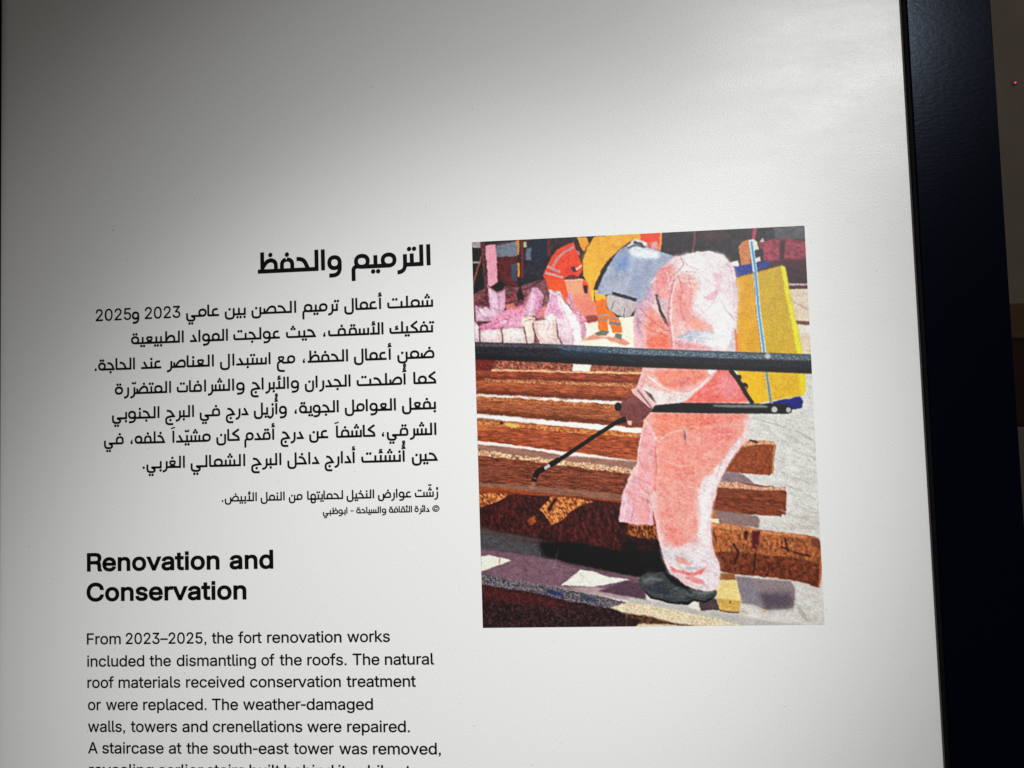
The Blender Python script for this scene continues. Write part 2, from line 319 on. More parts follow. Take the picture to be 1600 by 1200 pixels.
 's': (365, '182 -8 157 -7 133 -3 112 3 93 12 76 24 62 38 50 54 41 73 36 94 94 107 101 87 111 72 124 60 141 52 160 47 181 45 206 47 227 53 244 62 258 74 265 88 268 103 266 115 262 126 254 136 243 144 229 150 212 155 149 170 118 180 92 192 72 208 58 227 50 249 47 274 49 295 55 314 65 332 79 347 95 360 115 370 137 378 161 383 187 384 212 383 234 379 254 372 271 363 286 352 299 339 309 324 318 308 324 290 268 277 262 291 254 304 243 316 228 325 210 331 187 333 166 331 147 326 131 317 119 305 111 292 109 277 110 264 115 253 124 243 136 235 152 229 172 223 229 209 261 200 287 187 306 171 320 153 328 131 331 107 329 85 323 65 312 47 298 31 281 18 260 6 236 -2 210 -7'),
 't': (227, '204 379 204 327 6 327 6 379;65 471 126 471 126 98 127 83 130 70 136 61 144 55 156 51 170 50 185 51 202 54 213 2 207 0 200 -2 192 -3 184 -3 176 -4 168 -4 138 -1 113 7 92 21 77 41 68 64 65 93'),
 'u': (410, '182 -5 158 -3 135 2 115 11 97 23 82 39 69 59 60 82 54 109 53 139 53 379 114 379 114 144 116 117 124 94 137 75 154 61 175 53 200 50 218 51 234 55 249 62 263 71 274 83 283 97 290 113 295 132 296 153 296 379 357 379 357 0 298 0 298 92 307 92 294 60 277 35 257 17 234 5 209 -3'),
 'v': (389, '163 0 17 379 84 379 165 155 173 132 180 110 187 87 193 64 199 42 206 21 184 21 191 42 197 64 203 87 209 110 216 132 224 155 305 379 371 379 226 0'),
 'w': (567, '138 0 23 379 87 379 133 214 140 190 147 164 154 137 161 107 168 75 175 41 165 41 172 74 179 105 186 135 192 163 199 189 206 214 252 379 316 379 362 214 368 189 375 163 382 136 388 106 395 75 402 41 391 41 399 75 406 106 413 135 420 163 427 189 434 214 480 379 545 379 429 0 368 0 319 172 305 225 300 243 295 262 291 280 277 338 291 338 277 280 263 225 258 207 253 189 248 172 199 0'),
 '©': (637, '173 254 176 280 182 305 193 328 208 349 226 367 247 382 270 393 295 399 321 402 344 400 366 395 386 386 405 375 422 361 436 345 447 327 455 307 460 286 400 286 395 302 385 316 372 328 357 337 339 342 321 344 305 343 290 339 276 332 263 323 252 312 243 299 236 285 232 270 231 254 232 238 236 223 243 209 252 196 263 186 276 177 290 170 305 166 321 165 339 166 355 172 370 181 381 193 390 207 395 223 455 223 450 201 443 181 432 163 418 147 403 133 385 122 365 113 344 108 321 107 295 109 270 115 247 126 226 141 208 159 193 180 182 203 176 228;318 -8 283 -6 249 1 216 12 186 28 158 47 133 69 110 94 92 122 76 153 65 185 58 219 56 254 58 290 65 324 76 356 92 386 110 414 133 440 158 462 186 481 216 496 249 508 283 514 318 517 354 514 388 508 420 496 450 481 478 462 504 440 526 414 545 386 560 356 571 324 578 290 580 254 578 219 571 185 560 153 545 122 526 94 504 69 478 47 450 28 420 12 388 1 354 -6;318 51 346 53 372 58 397 67 421 79 442 93 462 111 479 131 494 152 506 176 514 201 520 227 521 254 520 282 514 308 506 333 494 357 479 378 462 398 442 415 421 430 397 442 372 451 346 456 318 457 291 456 265 451 240 442 216 430 194 415 175 398 158 378 143 357 131 333 122 308 117 282 115 254 117 227 122 201 131 176 143 152 158 131 175 111 194 93 216 79 240 67 265 58 291 53'),
 '–': (350, '350 244 350 188 0 188 0 244'),
}
def latin_mesh(txt, bold):
    """outlines of a word in em/1000 units (capitals 509 high): list of (outer, holes)"""
    pen = 0; res = []
    for ch in txt:
        if ch == ' ': pen += 140; continue
        adv, data = GLYPHS[ch]
        cs = []
        for c in data.split(';'):
            v = [float(u) for u in c.split()]; q = list(zip(v[::2], v[1::2]))
            area = sum(q[i-1][0]*q[i][1]-q[i][0]*q[i-1][1] for i in range(len(q)))
            cs.append((area, [(pen + x, y*0.978 if y < 390 else y) for x, y in q]))
        sign = max(cs, key=lambda c: abs(c[0]))[0] > 0
        outs = [o for a, o in cs if (a > 0) == sign]; holes = [o for a, o in cs if (a > 0) != sign]
        def inside(p, o):
            r = False
            for i in range(len(o)):
                a, b = o[i-1], o[i]
                if (a[1] > p[1]) != (b[1] > p[1]) and p[0] < (b[0]-a[0])*(p[1]-a[1])/(b[1]-a[1])+a[0]: r = not r
            return r
        for o in outs: res.append((o, [h for h in holes if inside(h[0], o)]))
        pen += adv - 20 + bold * 0.9
    return res
def latin_word(ink, txt, x0, x1, z, cap, bold=0.0):
    gl = latin_mesh(txt, bold)
    xs = [p[0] for o, h in gl for p in o]; a, b = min(xs) - bold, max(xs) + bold
    ky = cap / (509.0 + 2*bold); sx = (x1 - x0) / (b - a)
    T = lambda q: (x0 + (q[0] - a) * sx, z + (q[1] + bold) * ky)
    for o, h in gl:
        y = ink.y(); base = len(ink.v)
        ink.v += [(*T(q), y) for l in [o] + h for q in l]
        ink.v[base:] = [(p[0], p[2], p[1]) for p in ink.v[base:]]
        for t in tessellate_polygon([[Vector((q[0], q[1], 0)) for q in l] for l in [o] + h]):
            ink.f.append(tuple(base + i for i in t))
        if bold:
            for l in [o] + h: ink.stroke([T(q) for q in l], 2*bold*(sx+ky)/2, True)

# ---- Arabic words: a monoline stroke face; units: alif = 100, baseline bar centred on y = 8
DOT = 9.5
def hz(x, y):       # small hamza
    return [('t', (x+11, y+30), (x-8, y+29, 7), (x-8, y+15, 6), (x+11, y+16)), ('t', (x-15, y+3), (x+15, y+7))]
def one(x, y): return [('d', x, y)]
def two(x, y): return [('d', x-11, y), ('d', x+11, y)]
def three(x, y): return [('d', x-11, y), ('d', x+11, y), ('d', x, y+19)]
def bar(w, a=0): return ('s', (a, 8), (w, 8))
BOWL = lambda r, top: ('s', (8, 34), (8, -27, 27), (r, -27, 27), (r, top))
def letter(ch, form):
    """-> (advance, strokes, mark anchor); form: i isolated, n initial, m medial, f final"""
    r = form in 'mf'      # joins to the right
    dots = {'ب': lambda x, up: one(x, -17), 'ت': lambda x, up: two(x, up), 'ث': lambda x, up: three(x, up),
            'ن': lambda x, up: one(x, up), 'ي': lambda x, up: two(x, -17), 'ئ': lambda x, up: hz(x, up-8)}
    if ch in dots and form in 'nm':
        if form == 'n': return 34, [('s', (0, 8), (24, 8), (24, 60))] + dots[ch](22, 82), (22, 82)
        return 38, [bar(38), ('s', (20, 8), (20, 60))] + dots[ch](20, 82), (20, 82)
    if ch in 'بتث':
        if form == 'f': return 122, [('s', (9, 50), (9, 8, 16), (122, 8)), ('s', (103, 8), (103, 58))] + dots[ch](56, 74 if ch != 'ب' else 0), (56, 90)
        return 92, [('s', (10, 48), (10, 8, 14), (82, 8, 10), (82, 58))] + dots[ch](46, 74), (46, 90)
    if ch == 'ن':
        return (84, [BOWL(66, 60), bar(84, 66)] + one(36, 52), (36, 70)) if r else (80, [BOWL(68, 60)] + one(38, 52), (38, 70))
    if ch == 'ي':
        return 92, [('s', (92, 8), (44, 9, 5), (70, -8, 10), (64, -29, 16), (8, -29, 26), (8, 34))] + two(38, -53), (50, 70)
    if ch in 'اأ':
        up = 93 if ch == 'أ' else 100
        ex = hz(12 if r else 17, 103) if ch == 'أ' else []
        if r: return 34, [('s', (12, up), (12, 8, 7), (34, 8))] + ex, (12, 112 if ch == 'ا' else 144)
        return 34, [('s', (17, 0), (17, up))] + ex, (17, 112 if ch == 'ا' else 144)
    if ch == 'ل':
        if form == 'n': return 38, [('s', (0, 8), (24, 8), (24, 100))], (22, 112)
        if form == 'm': return 40, [bar(40), ('s', (20, 8), (20, 100))], (20, 112)
        s = [BOWL(68, 100)]
        return (88, s + [bar(88, 68)], (68, 112)) if r else (84, s, (68, 112))
    if ch == 'لأ':
        return 84, [('s', (2, 8), (72, 8), (72, 100)), ('s', (32, 8), (32, 68))] + hz(32, 77), (32, 112)
    if ch == 'م':
        if form == 'n': return 74, [bar(40), ('o', 40, 34, 26, 26)], (40, 74)
        if form == 'm': return 76, [bar(76), ('o', 38, 34, 26, 26)], (38, 74)
        s = [('o', 46, 34, 26, 26), ('s', (40, 8), (22, 12, 10), (8, 2, 8), (8, -58))]
        return (86, s + [bar(86, 46)], (46, 74)) if r else (82, s, (46, 74))
    if ch in 'عغ':
        d = one(36, 84) if ch == 'غ' else []
        loop = ('c', (14, 56, 15), (60, 56, 15), (54, 34, 10), (37, 22, 5), (20, 34, 10))
        if form in 'ni': return 72, [('s', (54, 59), (14, 59, 25), (14, 8, 25), (64, 8)), bar(62)] + d, (36, 80)
        if form == 'm': return 74, [bar(74), loop, ('s', (37, 24), (12, 8)), ('s', (37, 24), (62, 8))] + d, (37, 80)
        return 80, [loop, ('s', (37, 22), (9, 8, 14), (9, -60, 30), (66, -60)), ('s', (37, 24), (56, 8), (80, 8))] + d, (37, 80)
    if ch in 'حجخ':
        d = {'ح': [], 'ج': one(34, -17), 'خ': one(32, 84)}[ch]
        if form in 'nm':
            s = [('s', (6, 60), (40, 60, 26), (62, 8), (0, 8))] + ([bar(78, 60)] if r else [])
            return (78 if r else 74), s + d, (34, 78)
        s = [('s', (16, 58), (44, 58, 20), (72, 12), (44, 10, 14), (10, 0, 16), (10, -54, 28), (66, -54))]
        return 82, s + (one(44, -20) if ch == 'ج' else d) + ([bar(86, 70)] if r else []), (34, 78)
    if ch == 'د':
        s = [('s', (28, 60), (54, 8), (4, 8))]
        return (70, s + [bar(70, 54)], (30, 80)) if r else (66, s, (30, 80))
    if ch in 'رز':
        s = [('s', (38, 58), (38, -26, 36), (4, -27))]
        d = one(36, 82) if ch == 'ز' else []
        return (48, s + [bar(48, 38)] + d, (34, 80)) if r else (50, s + d, (34, 80))
    if ch in 'سش':
        d = three(47, 80) if ch == 'ش' else []
        if form == 'n': return 90, [('s', (0, 8), (80, 8), (80, 60)), ('s', (14, 8), (14, 56)), ('s', (47, 8), (47, 56))] + d, (47, 120)
        return 94, [bar(94)] + [('s', (x, 8), (x, 57)) for x in (16, 47, 78)] + d, (47, 120)
    if ch in 'صض':
        def lp(o): return ('s', (o, 8), (o+16, 40, 12), (o+34, 60, 14), (o+70, 60, 28), (o+70, 8))
        if form in 'nm':
            w = 104 if r else 100
            return w, [bar(w if r else 92), ('s', (12, 8), (12, 46)), lp(22)] + (one(66, 84) if ch == 'ض' else []), (60, 84)
        w = 152 if r else 146
        return w, [BOWL(62, 48), lp(70), bar(w if r else 140, 62)] + (one(114, 84) if ch == 'ض' else []), (110, 84)
    if ch in 'طظ':
        w = 104 if r else 98
        s = [bar(w if r else 94, 0 if form in 'nm' else 2), ('s', (24, 8), (24, 100)), ('s', (24, 22), (40, 48, 12), (56, 60, 12), (90, 60, 28), (90, 8))]
        return w, s + (one(64, 86) if ch == 'ظ' else []), (60, 84)
    if ch in 'فق':
        up = lambda x: (one if ch == 'ف' else two)(x, 84)
        dome = lambda o: ('s', (o, 8), (o, 60, 26), (o+50, 60, 26), (o+50, 8))
        if form == 'n': return 78, [bar(64), dome(14)] + up(39), (39, 80)
        if form == 'm': return 80, [bar(80), dome(15)] + up(40), (40, 80)
        return 156, [('s', (9, 50), (9, 8, 16), (156, 8)), dome(84)] + up(109), (109, 80)
    if ch == 'ك':
        if form == 'n': return 72, [('s', (60, 96), (12, 60, 6), (58, 30, 16), (58, 8), (0, 8))], (36, 110)
        if form == 'm': return 78, [bar(78), ('s', (64, 96), (16, 60, 6), (60, 30, 16), (64, 8))], (36, 110)
        return 124, [('s', (9, 50), (9, 8, 16), (124, 8)), ('s', (104, 8), (104, 100))] + hz(60, 32), (60, 110)
    if ch in 'هة':
        d = two(34, 84) if ch == 'ة' else []
        if form == 'm': return 74, [bar(74), ('o', 37, 34, 24, 26), ('o', 37, -14, 22, 20)], (37, 80)
        s = [('o', 34, 34, 26, 26)] + d
        return (76, s + [bar(76, 34)], (34, 80)) if r else (70, s, (34, 80))
    if ch == 'و':
        s = [('o', 38, 34, 25, 26), ('s', (63, 34), (63, -27, 36), (12, -27))]
        return (82, s + [bar(82, 44)], (38, 80)) if r else (76, s, (38, 80))
    if ch == '،': return 40, [('d', 12, 9), ('t', (6, 10), (10, 24, 6), (18, 34))], (0, 0)
    if ch == '.': return 34, [('d', 12, 9)], (0, 0)
    raise KeyError(ch)
RIGHT_ONLY = set('اأدرزوة') | {'لأ'}
MARKS = 'ُّ\u064e'
def fillet(pts, n=6):
    out = []
    for i, q in enumerate(pts):
        if len(q) == 3 and 0 < i < len(pts)-1:
            a, c = pts[i-1], pts[i+1]
            def along(u):
                dx, dy = u[0]-q[0], u[1]-q[1]; l = math.hypot(dx, dy); k = min(q[2], l*0.98)/l
                return q[0]+dx*k, q[1]+dy*k
            s, e = along(a), along(c)
            for j in range(n+1):
                # superelliptic-ish quadratic: slightly squarer than a circle
                u = j/n; b = (1-u)**2; m = 2*u*(1-u); d = u*u
                out.append((b*s[0]+m*q[0]+d*e[0], b*s[1]+m*q[1]+d*e[1]))
        else: out.append((q[0], q[1]))
    return out
def arabic_word(ink, txt, x0, x1, z, alif, weight=15.5):
    letters = []
    i = 0
    while i < len(txt):
        c = txt[i]
        if c in MARKS: letters[-1][1].append(c); i += 1; continue
        if c == 'ل' and i+1 < len(txt) and txt[i+1] == 'أ': letters.append(['لأ', []]); i += 2; continue
        letters.append([c, []]); i += 1
    pen = 0; shapes = []
    for k, (c, marks) in enumerate(letters):
        punct = c in '،.'
        prev = letters[k-1][0] if k else None
        nxt = letters[k+1][0] if k+1 < len(letters) else None
        jr = (not punct) and prev is not None and prev not in RIGHT_ONLY and prev not in '،.'
        jl = (not punct) and nxt is not None and nxt not in '،.' and c not in RIGHT_ONLY
        w, st, an = letter(c, 'm' if jr and jl else 'f' if jr else 'n' if jl else 'i')
        pen -= w
        st = list(st); ay = an[1]
        for mk in marks:
            if mk == 'ّ': st.append(('t', (an[0]-14, ay+22), (an[0]-13, ay+8, 5), (an[0], ay+8, 5), (an[0], ay+20)));  st.append(('t', (an[0], ay+14), (an[0], ay+8, 4), (an[0]+13, ay+8, 5), (an[0]+13, ay+24))); ay += 26
            elif mk == 'ُ': st.append(('to', an[0]+2, ay+17, 7, 7)); st.append(('t', (an[0]+10, ay+16), (an[0]+9, ay+2, 7), (an[0]-8, ay-1)))
            else: st.append(('t', (an[0]-18, ay+6), (an[0]+14, ay+16)))
        shapes.append((pen, st))
    # extents (with the stroke's half width where it counts)
    lo, hi = 1e9, -1e9
    for px, st in shapes:
        for q in st:
            if q[0] == 'd': a = [q[1]-DOT, q[1]+DOT]
            elif q[0] in ('o', 'to'): a = [q[1]-q[3]-weight/2, q[1]+q[3]+weight/2]
            else:
                xs = [u[0] for u in q[1:]]; a = [min(xs), max(xs)]
                ends = [q[1], q[-1]]
                vert = lambda e, f: abs(e[0]-f[0]) < abs(e[1]-f[1])
                if any(abs(u[0]-a[0]) < 1e-6 and vert(u, v) for u, v in ((q[1], q[2]), (q[-1], q[-2]))): a[0] -= weight/2
                if any(abs(u[0]-a[1]) < 1e-6 and vert(u, v) for u, v in ((q[1], q[2]), (q[-1], q[-2]))): a[1] += weight/2
                if q[0] == 's' and len(q) > 3:
                    mid = [u[0] for u in q[2:-1]]
                    if min(mid) <= a[0] + 0.5: a[0] = min(a[0], min(mid)-weight/2)
                    if max(mid) >= a[1] - 0.5: a[1] = max(a[1], max(mid)+weight/2)
            lo = min(lo, px+a[0]); hi = max(hi, px+a[1])
    k = alif/100.0; sx = (x1-x0)/(hi-lo)
    T = lambda px, x, y: (x0 + (px+x-lo)*sx, z + y*k)
    for px, st in shapes:
        for q in st:
            th = weight*k
            if q[0] in ('t', 'to'): th *= 0.60
            if q[0] == 'd':
                c = T(px, q[1], q[2]); r = DOT*k*(1.0 if weight < 17 else 1.12)
                ink.poly([(c[0]+r*math.cos(a*math.pi/8), c[1]+r*math.sin(a*math.pi/8)) for a in range(16)])
            elif q[0] in ('o', 'to'):
                e = 1.12
                pts = []
                for a in range(28):
                    ca, sa = math.cos(a*math.pi/14), math.sin(a*math.pi/14)
                    pts.append(T(px, q[1]+q[3]*math.copysign(abs(ca)**(1/e), ca), q[2]+q[4]*math.copysign(abs(sa)**(1/e), sa)))
                ink.stroke(pts, th, True)
            elif q[0] == 'c':
                pp = list(q[1:]); ext = [pp[-1]] + pp + [pp[0]]
                f = fillet(ext)[1:-1]
                ink.stroke([T(px, *u) for u in f], th*0.92, True)
            else:
                ink.stroke([T(px, *u) for u in fillet(q[1:])], th)

PXM = D / F                                                # metres of panel per photo pixel
def base_z(pts):
    zs = [at(*q).z for q in pts]; return sum(zs)/len(zs)
def words(ink, line, bz, alif, weight=17, dig=None):
    ymid = 0
    for w, a, b in line:
        # photo y of this baseline at the word, found by stepping (the plane is nearly square-on)
        y = 600
        for _ in range(6): y -= (bz - at((a+b)/2, y).z) / PXM
        x0, x1 = at(a, y).x, at(b, y).x
        if w[0] in '©-–0123456789': latin_word(ink, w, x0, x1, bz, dig, 7)
        else: arabic_word(ink, w, x0, x1, bz, alif, weight)

FA = '\u064e'
ink = Ink()
words(ink, [('الترميم', 549.1, 673.4), ('والحفظ', 403.2, 534.4)], base_z([(670.5, 415.8), (403, 425.7)]), 33.9*PXM, 19)
ink.build('arabic_heading', 'bold black Arabic heading')
ink = Ink()
A_LINES = [
 ([(674.8,480.3),(463.5,487.9),(150.9,501.3)],
  [('شملت',605.1,677.3),('أعمال',538.1,597.2),('ترميم',472.6,530.5),('الحصن',392.9,463.5),('بين',351.2,384.7),('عامي',291,342.6),('2023',226.6,282.3),('و',206.5,218),('2025',150,205.3)]),
 ([(678,519.6),(599,522.5),(287,534)],
  [('تفكيك',608.7,679),('الأسقف،',504.4,599.7),('حيث',447,493.9),('عولجت',364.8,437.7),('المواد',297.3,356.6),('الطبيعية',204.9,287.7)]),
 ([(679,560),(544,563.7),(210.7,576.8)],
  [('ضمن',620.8,679.4),('أعمال',553.3,612.4),('الحفظ،',472.3,544.4),('مع',432.7,461.8),('استبدال',343.9,423.3),('العناصر',261.1,334.9),('عند',220.7,252.4),('الحاجة.',148.2,211.2)]),
 ([(678,598.9),(547.4,603.7),(267.4,614)],
  [('كما',646.1,680.7),('أُصلحت',557.5,636.5),('الجدران',476.5,548.2),('والأبراج',391.6,467.8),('والشرافات',276.3,382.9),('المتضرّرة',179.5,267.8)]),
 ([(681.6,638.7),(617.8,640.9),(248.8,653.5)],
  [('بفعل',628.4,681.6),('العوامل',539,619.1),('الجوية،',459.7,529.7),('وأُزيل',397,448.7),('درج',353,388.3),('في',312.2,344.5),('البرج',258.2,303.7),('الجنوبي',175.3,249.7)]),
 ([(682,678.7),(524.6,683.7),(257.8,692.9)],
  [('الشرقي،',595.8,682.4),('كاشفا'+FA,523.3,585.7),('عن',483.3,513.3),('درج',438.6,474.8),('أقدم',382,430.1),('كان',338.1,373.8),('مشيّدا'+FA,267.8,330),('خلفه،',203.4,258.2),('في',162.7,193.8)]),
 ([(683.8,719),(555.5,722.9),(289,731.7)],
  [('حين',643.6,684.1),('أُنشئت',564.6,635.2),('أدارج',507.4,555.8),('داخل',449.2,499),('البرج',392.5,440.2),('الشمالي',298,383.9),('الغربي.',223,289.5)]),
]
for bp, ln in A_LINES: words(ink, ln, base_z(bp), 19.4*PXM, 17, 19.6*PXM)
ink.build('arabic_paragraph')
ink = Ink()
words(ink, [('رُشّت',648.3,685.8),('عوارض',590.9,642.7),('النخيل',541.8,585),('لحمايتها',480.2,536.4),('من',451.6,473.2),('النمل',407.6,445.3),('الأبيض.',346.6,401.9)],
      base_z([(679.9,775.6),(584.5,777.8),(401.5,783.7)]), 14.0*PXM, 17)
ink.build('arabic_caption')
ink = Ink()
words(ink, [('©',675.7,687),('دائرة',647.8,671.4),('الثقافة',607.8,644.1),('والسياحة',556.7,603.9),('-',547.9,553),('ابوظبي',504.9,543.2)],
      base_z([(671.4,798.8),(643.6,800),(542.8,803.4)]), 10.2*PXM, 18, 10.0*PXM)
ink.build('credit_line')

def en_line(ink, bp, ws, cap, offset=0.0, k=2.5806, ox=100.0):
    bz = base_z(bp)
    for w, a, b in ws:
        a, b = ox + a/k, ox + b/k
        y = 600
        for _ in range(6): y -= (bz - at((a+b)/2, y).z) / PXM
        latin_word(ink, w, at(a, y).x, at(b, y).x, bz, cap, offset)
ink = Ink()
en_line(ink, [(136, 892.3), (428, 888.8)], [('Renovation', 80, 1118), ('and', 1195, 1538)], 29.6*PXM, 23, 5.0, 120)
en_line(ink, [(136, 939), (385, 936.9)], [('Conservation', 78, 1328)], 29.6*PXM, 23, 5.0, 120)
ink.build('english_heading', 'bold black English heading in two lines')
ink = Ink()
for bp, ws in [
 ([(136,1006.6),(609,1003.1)], [('From',93,230),('2023–2025,',250,575),('the',597,683),('fort',703,798),('renovation',820,1120),('works',1143,1315)]),
 ([(136,1041),(679,1038.8)], [('included',95,325),('the',346,432),('dismantling',455,775),('of',797,850),('the',870,960),('roofs.',982,1140),('The',1165,1273),('natural',1295,1493)]),
 ([(136,1074.4),(650,1073.3)], [('roof',95,202),('materials',221,470),('received',493,728),('conservation',751,1117),('treatment',1140,1420)]),
 ([(136,1109.3),(580,1109)], [('or',97,150),('were',170,299),('replaced.',320,576),('The',598,703),('weather-damaged',723,1247)]),
 ([(138,1143.4),(640,1144)], [('walls,',98,247),('towers',270,457),('and',478,580),('crenellations',601,962),('were',982,1120),('repaired.',1143,1395)]),
 ([(138,1177),(680,1178.7)], [('A',98,137),('staircase',155,403),('at',423,475),('the',495,581),('south-east',602,907),('tower',927,1089),('was',1111,1224),('removed,',1247,1520)]),
 ([(139,1211.5),(680,1213.5)], [('revealing earlier stairs built behind it, while steps',102,1510)]),
]: en_line(ink, bp, ws, 17.9*PXM, 9.5)
ink.build('english_paragraph')

# ------------------------------------------------------------------ the printed photograph (a flat print, colours per vertex)
class Print:
    """a small raster painter; shapes are given in the coordinates of one of six enlargements of the photo"""
    SS = 2
    def __init__(s, nx, nz):
        s.nx, s.nz = nx*s.SS, nz*s.SS
        cs = [at(737.2, 379), at(1256.3, 352), at(755, 982), at(1289, 974.6)]
        s.x0 = (cs[0].x + cs[2].x)/2; s.x1 = (cs[1].x + cs[3].x)/2
        s.z1 = (cs[0].z + cs[1].z)/2; s.z0 = (cs[2].z + cs[3].z)/2
        s.im = np.full((s.nz, s.nx, 3), 200.0); s.R = np.array(RW)
        s.rng = np.random.RandomState(7)
    VIEW = {1: (720, 340, 1.8185), 2: (730, 345, 5.58), 3: (990, 345, 5.517), 4: (730, 540, 5.0), 5: (990, 540, 5.0), 6: (740, 770, 5.219), 7: (990, 770, 5.161)}
    def uv(s, v, pts):
        ox, oy, k = s.VIEW[v]; p = np.array(pts, float)
        x, y = ox + p[:, 0]/k, oy + p[:, 1]/k
        d = np.stack([(x-800)/F, (600-y)/F, -np.ones_like(x)], 1) @ s.R.T
        t = D/d[:, 1]
        return np.stack([(d[:, 0]*t - s.x0)/(s.x1-s.x0)*s.nx, (s.z1 - CZ - d[:, 2]*t)/(s.z1-s.z0)*s.nz], 1)
    def mask(s, q, soft=0):
        """coverage of a polygon on its own bounding window (left in s.win)"""
        e = int(2*soft*s.SS)+4
        c0 = max(0, int(q[:, 0].min())-e); c1 = min(s.nx, int(q[:, 0].max())+e)
        r0 = max(0, int(q[:, 1].min())-e); r1 = min(s.nz, int(q[:, 1].max())+e)
        c1 = max(c1, c0+1); r1 = max(r1, r0+1)
        s.win = (r0, r1, c0, c1); W, H = c1-c0, r1-r0
        m = np.zeros((H, W+1), np.int32); q = q - (c0, r0)
        for i in range(len(q)):
            (xa, ya), (xb, yb) = q[i-1], q[i]
            if ya == yb: continue
            if ya > yb: xa, ya, xb, yb = xb, yb, xa, ya
            r = np.arange(max(0, math.ceil(ya-0.5)), min(H, math.ceil(yb-0.5)))
            if not len(r): continue
            xi = np.clip(np.ceil(xa + (r+0.5-ya)/(yb-ya)*(xb-xa) - 0.5), 0, W).astype(int)
            m[r, xi] += 1
        m = (np.cumsum(m[:, :-1], 1) % 2).astype(np.float32)
        return s.blur(m, soft) if soft else m
    @staticmethod
    def smooth(q, n=6):
        N = len(q); out = []
        for i in range(N):
            a, b, c, d = q[i-1], q[i], q[(i+1) % N], q[(i+2) % N]
            for j in range(n):
                t = j/n
                out.append(0.5*(2*b+(c-a)*t+(2*a-5*b+4*c-d)*t*t+(3*b-a-3*c+d)*t**3))
        return np.array(out)
    @staticmethod
    def blur(m, r):
        r = int(round(r*Print.SS))
        if r < 1: return m
        for _ in range(2):
            for ax in (0, 1):
                p = np.pad(m, [(r+1, r) if k == ax else (0, 0) for k in (0, 1)], mode='edge')
                c = np.cumsum(p, ax, dtype=np.float64); n = m.shape[ax]
                m = ((np.take(c, range(2*r+1, 2*r+1+n), ax) - np.take(c, range(0, n), ax))/(2*r+1)).astype(np.float32)
        return m
    def noise(s, sx, sy, k=0.0, octs=2):
        """value noise, cell sx by sy raster pixels, sheared by slope k"""
        r0, r1, c0, c1 = s.win
        yy, xx = np.mgrid[r0:r1, c0:c1].astype(np.float32)
        yy = yy - k*xx + 2000; out = 0; tot = 0; a = 1.0
        for o in range(octs):
            gx, gy = xx/(sx*Print.SS)*2**o, yy/(sy*Print.SS)*2**o
            L = s.rng.rand(256, 256).astype(np.float32)
            ix, iy = np.floor(gx).astype(int), np.floor(gy).astype(int); fx, fy = gx-ix, gy-iy
            fx = fx*fx*(3-2*fx); fy = fy*fy*(3-2*fy)
            l = lambda i, j: L[j % 256, i % 256]
            out = out + a*((l(ix, iy)*(1-fx)+l(ix+1, iy)*fx)*(1-fy)+(l(ix, iy+1)*(1-fx)+l(ix+1, iy+1)*fx)*fy)
            tot += a; a *= 0.6
        return (out/tot - 0.5)*2
    def put(s, m, col, g=0, n=None, col2=None, op=1.0):
        c = np.array(col, np.float32)
        if col2 is not None: w = np.clip(0.5+n*g, 0, 1)[..., None]; c = c*(1-w)+np.array(col2, np.float32)*w
        elif n is not None: c = c*(1+g*n[..., None])
        m = (m*op)[..., None]
        r0, r1, c0, c1 = s.win
        s.im[r0:r1, c0:c1] = s.im[r0:r1, c0:c1]*(1-m)+c*m
    def fill(s, v, pts, col, soft=0.55, sm=False, tex=None, g=0.0, col2=None, op=1.0, vol=0.0):
        q = s.uv(v, pts)
        if vol:        # a rounded thing: dark towards its edge, a lighter, softer core up and left
            c = np.array(col, float); s.fill(v, pts, c*(1-vol), soft, sm, tex, g, op=op)
            m = np.array(pts, float); k = m.mean(0); e = np.ptp(m, 0).min()/s.VIEW[v][2]
            s.fill(v, (m-k)*0.74 + k - np.ptp(m, 0)*(0.05, 0.04), np.minimum(c*(1+vol*.35), 252), max(1.2, e*0.14), sm, op=op)
            return
        if sm: q = s.smooth(q)
        m = s.mask(q, soft)
        n = s.noise(*tex) if tex else None
        s.put(m, col, g, n, col2, op); return m
    def line(s, v, pts, w, col, soft=0, sm=False, w2=None, **kw):
        q = s.uv(v, pts); k = s.SS*s.nx/s.SS/525.0/s.VIEW[v][2]
        if sm and len(q) > 2:
            e = np.vstack([q[0], q, q[-1]]); o = []
            for i in range(1, len(e)-2):
                a, b, c, d = e[i-1], e[i], e[i+1], e[i+2]
                for j in range(6):
                    t = j/6; o.append(0.5*(2*b+(c-a)*t+(2*a-5*b+4*c-d)*t*t+(3*b-a-3*c+d)*t**3))
            q = np.array(o+[q[-1]])
        d = np.gradient(q, axis=0); d /= np.linalg.norm(d, axis=1, keepdims=True)+1e-9
        nn = np.stack([-d[:, 1], d[:, 0]], 1)
        ww = np.linspace(w, w if w2 is None else w2, len(q))[:, None]*k/2
        m = s.mask(np.vstack([q+nn*ww, (q-nn*ww)[::-1]]), soft)
        tex = kw.get('tex'); s.put(m, col, kw.get('g', 0), s.noise(*tex) if tex else None, kw.get('col2'), kw.get('op', 1.0))
    def dot(s, v, x, y, r, col, ry=None, soft=0, op=1.0):
        s.fill(v, [(x+r*math.cos(a*math.pi/9), y+(ry or r)*math.sin(a*math.pi/9)) for a in range(18)], col, soft, op=op)

P = Print(480, 572)
f, l = P.fill, P.line
FIB = (3, 1.2, 0.05); SPK = (1.2, 1.2)
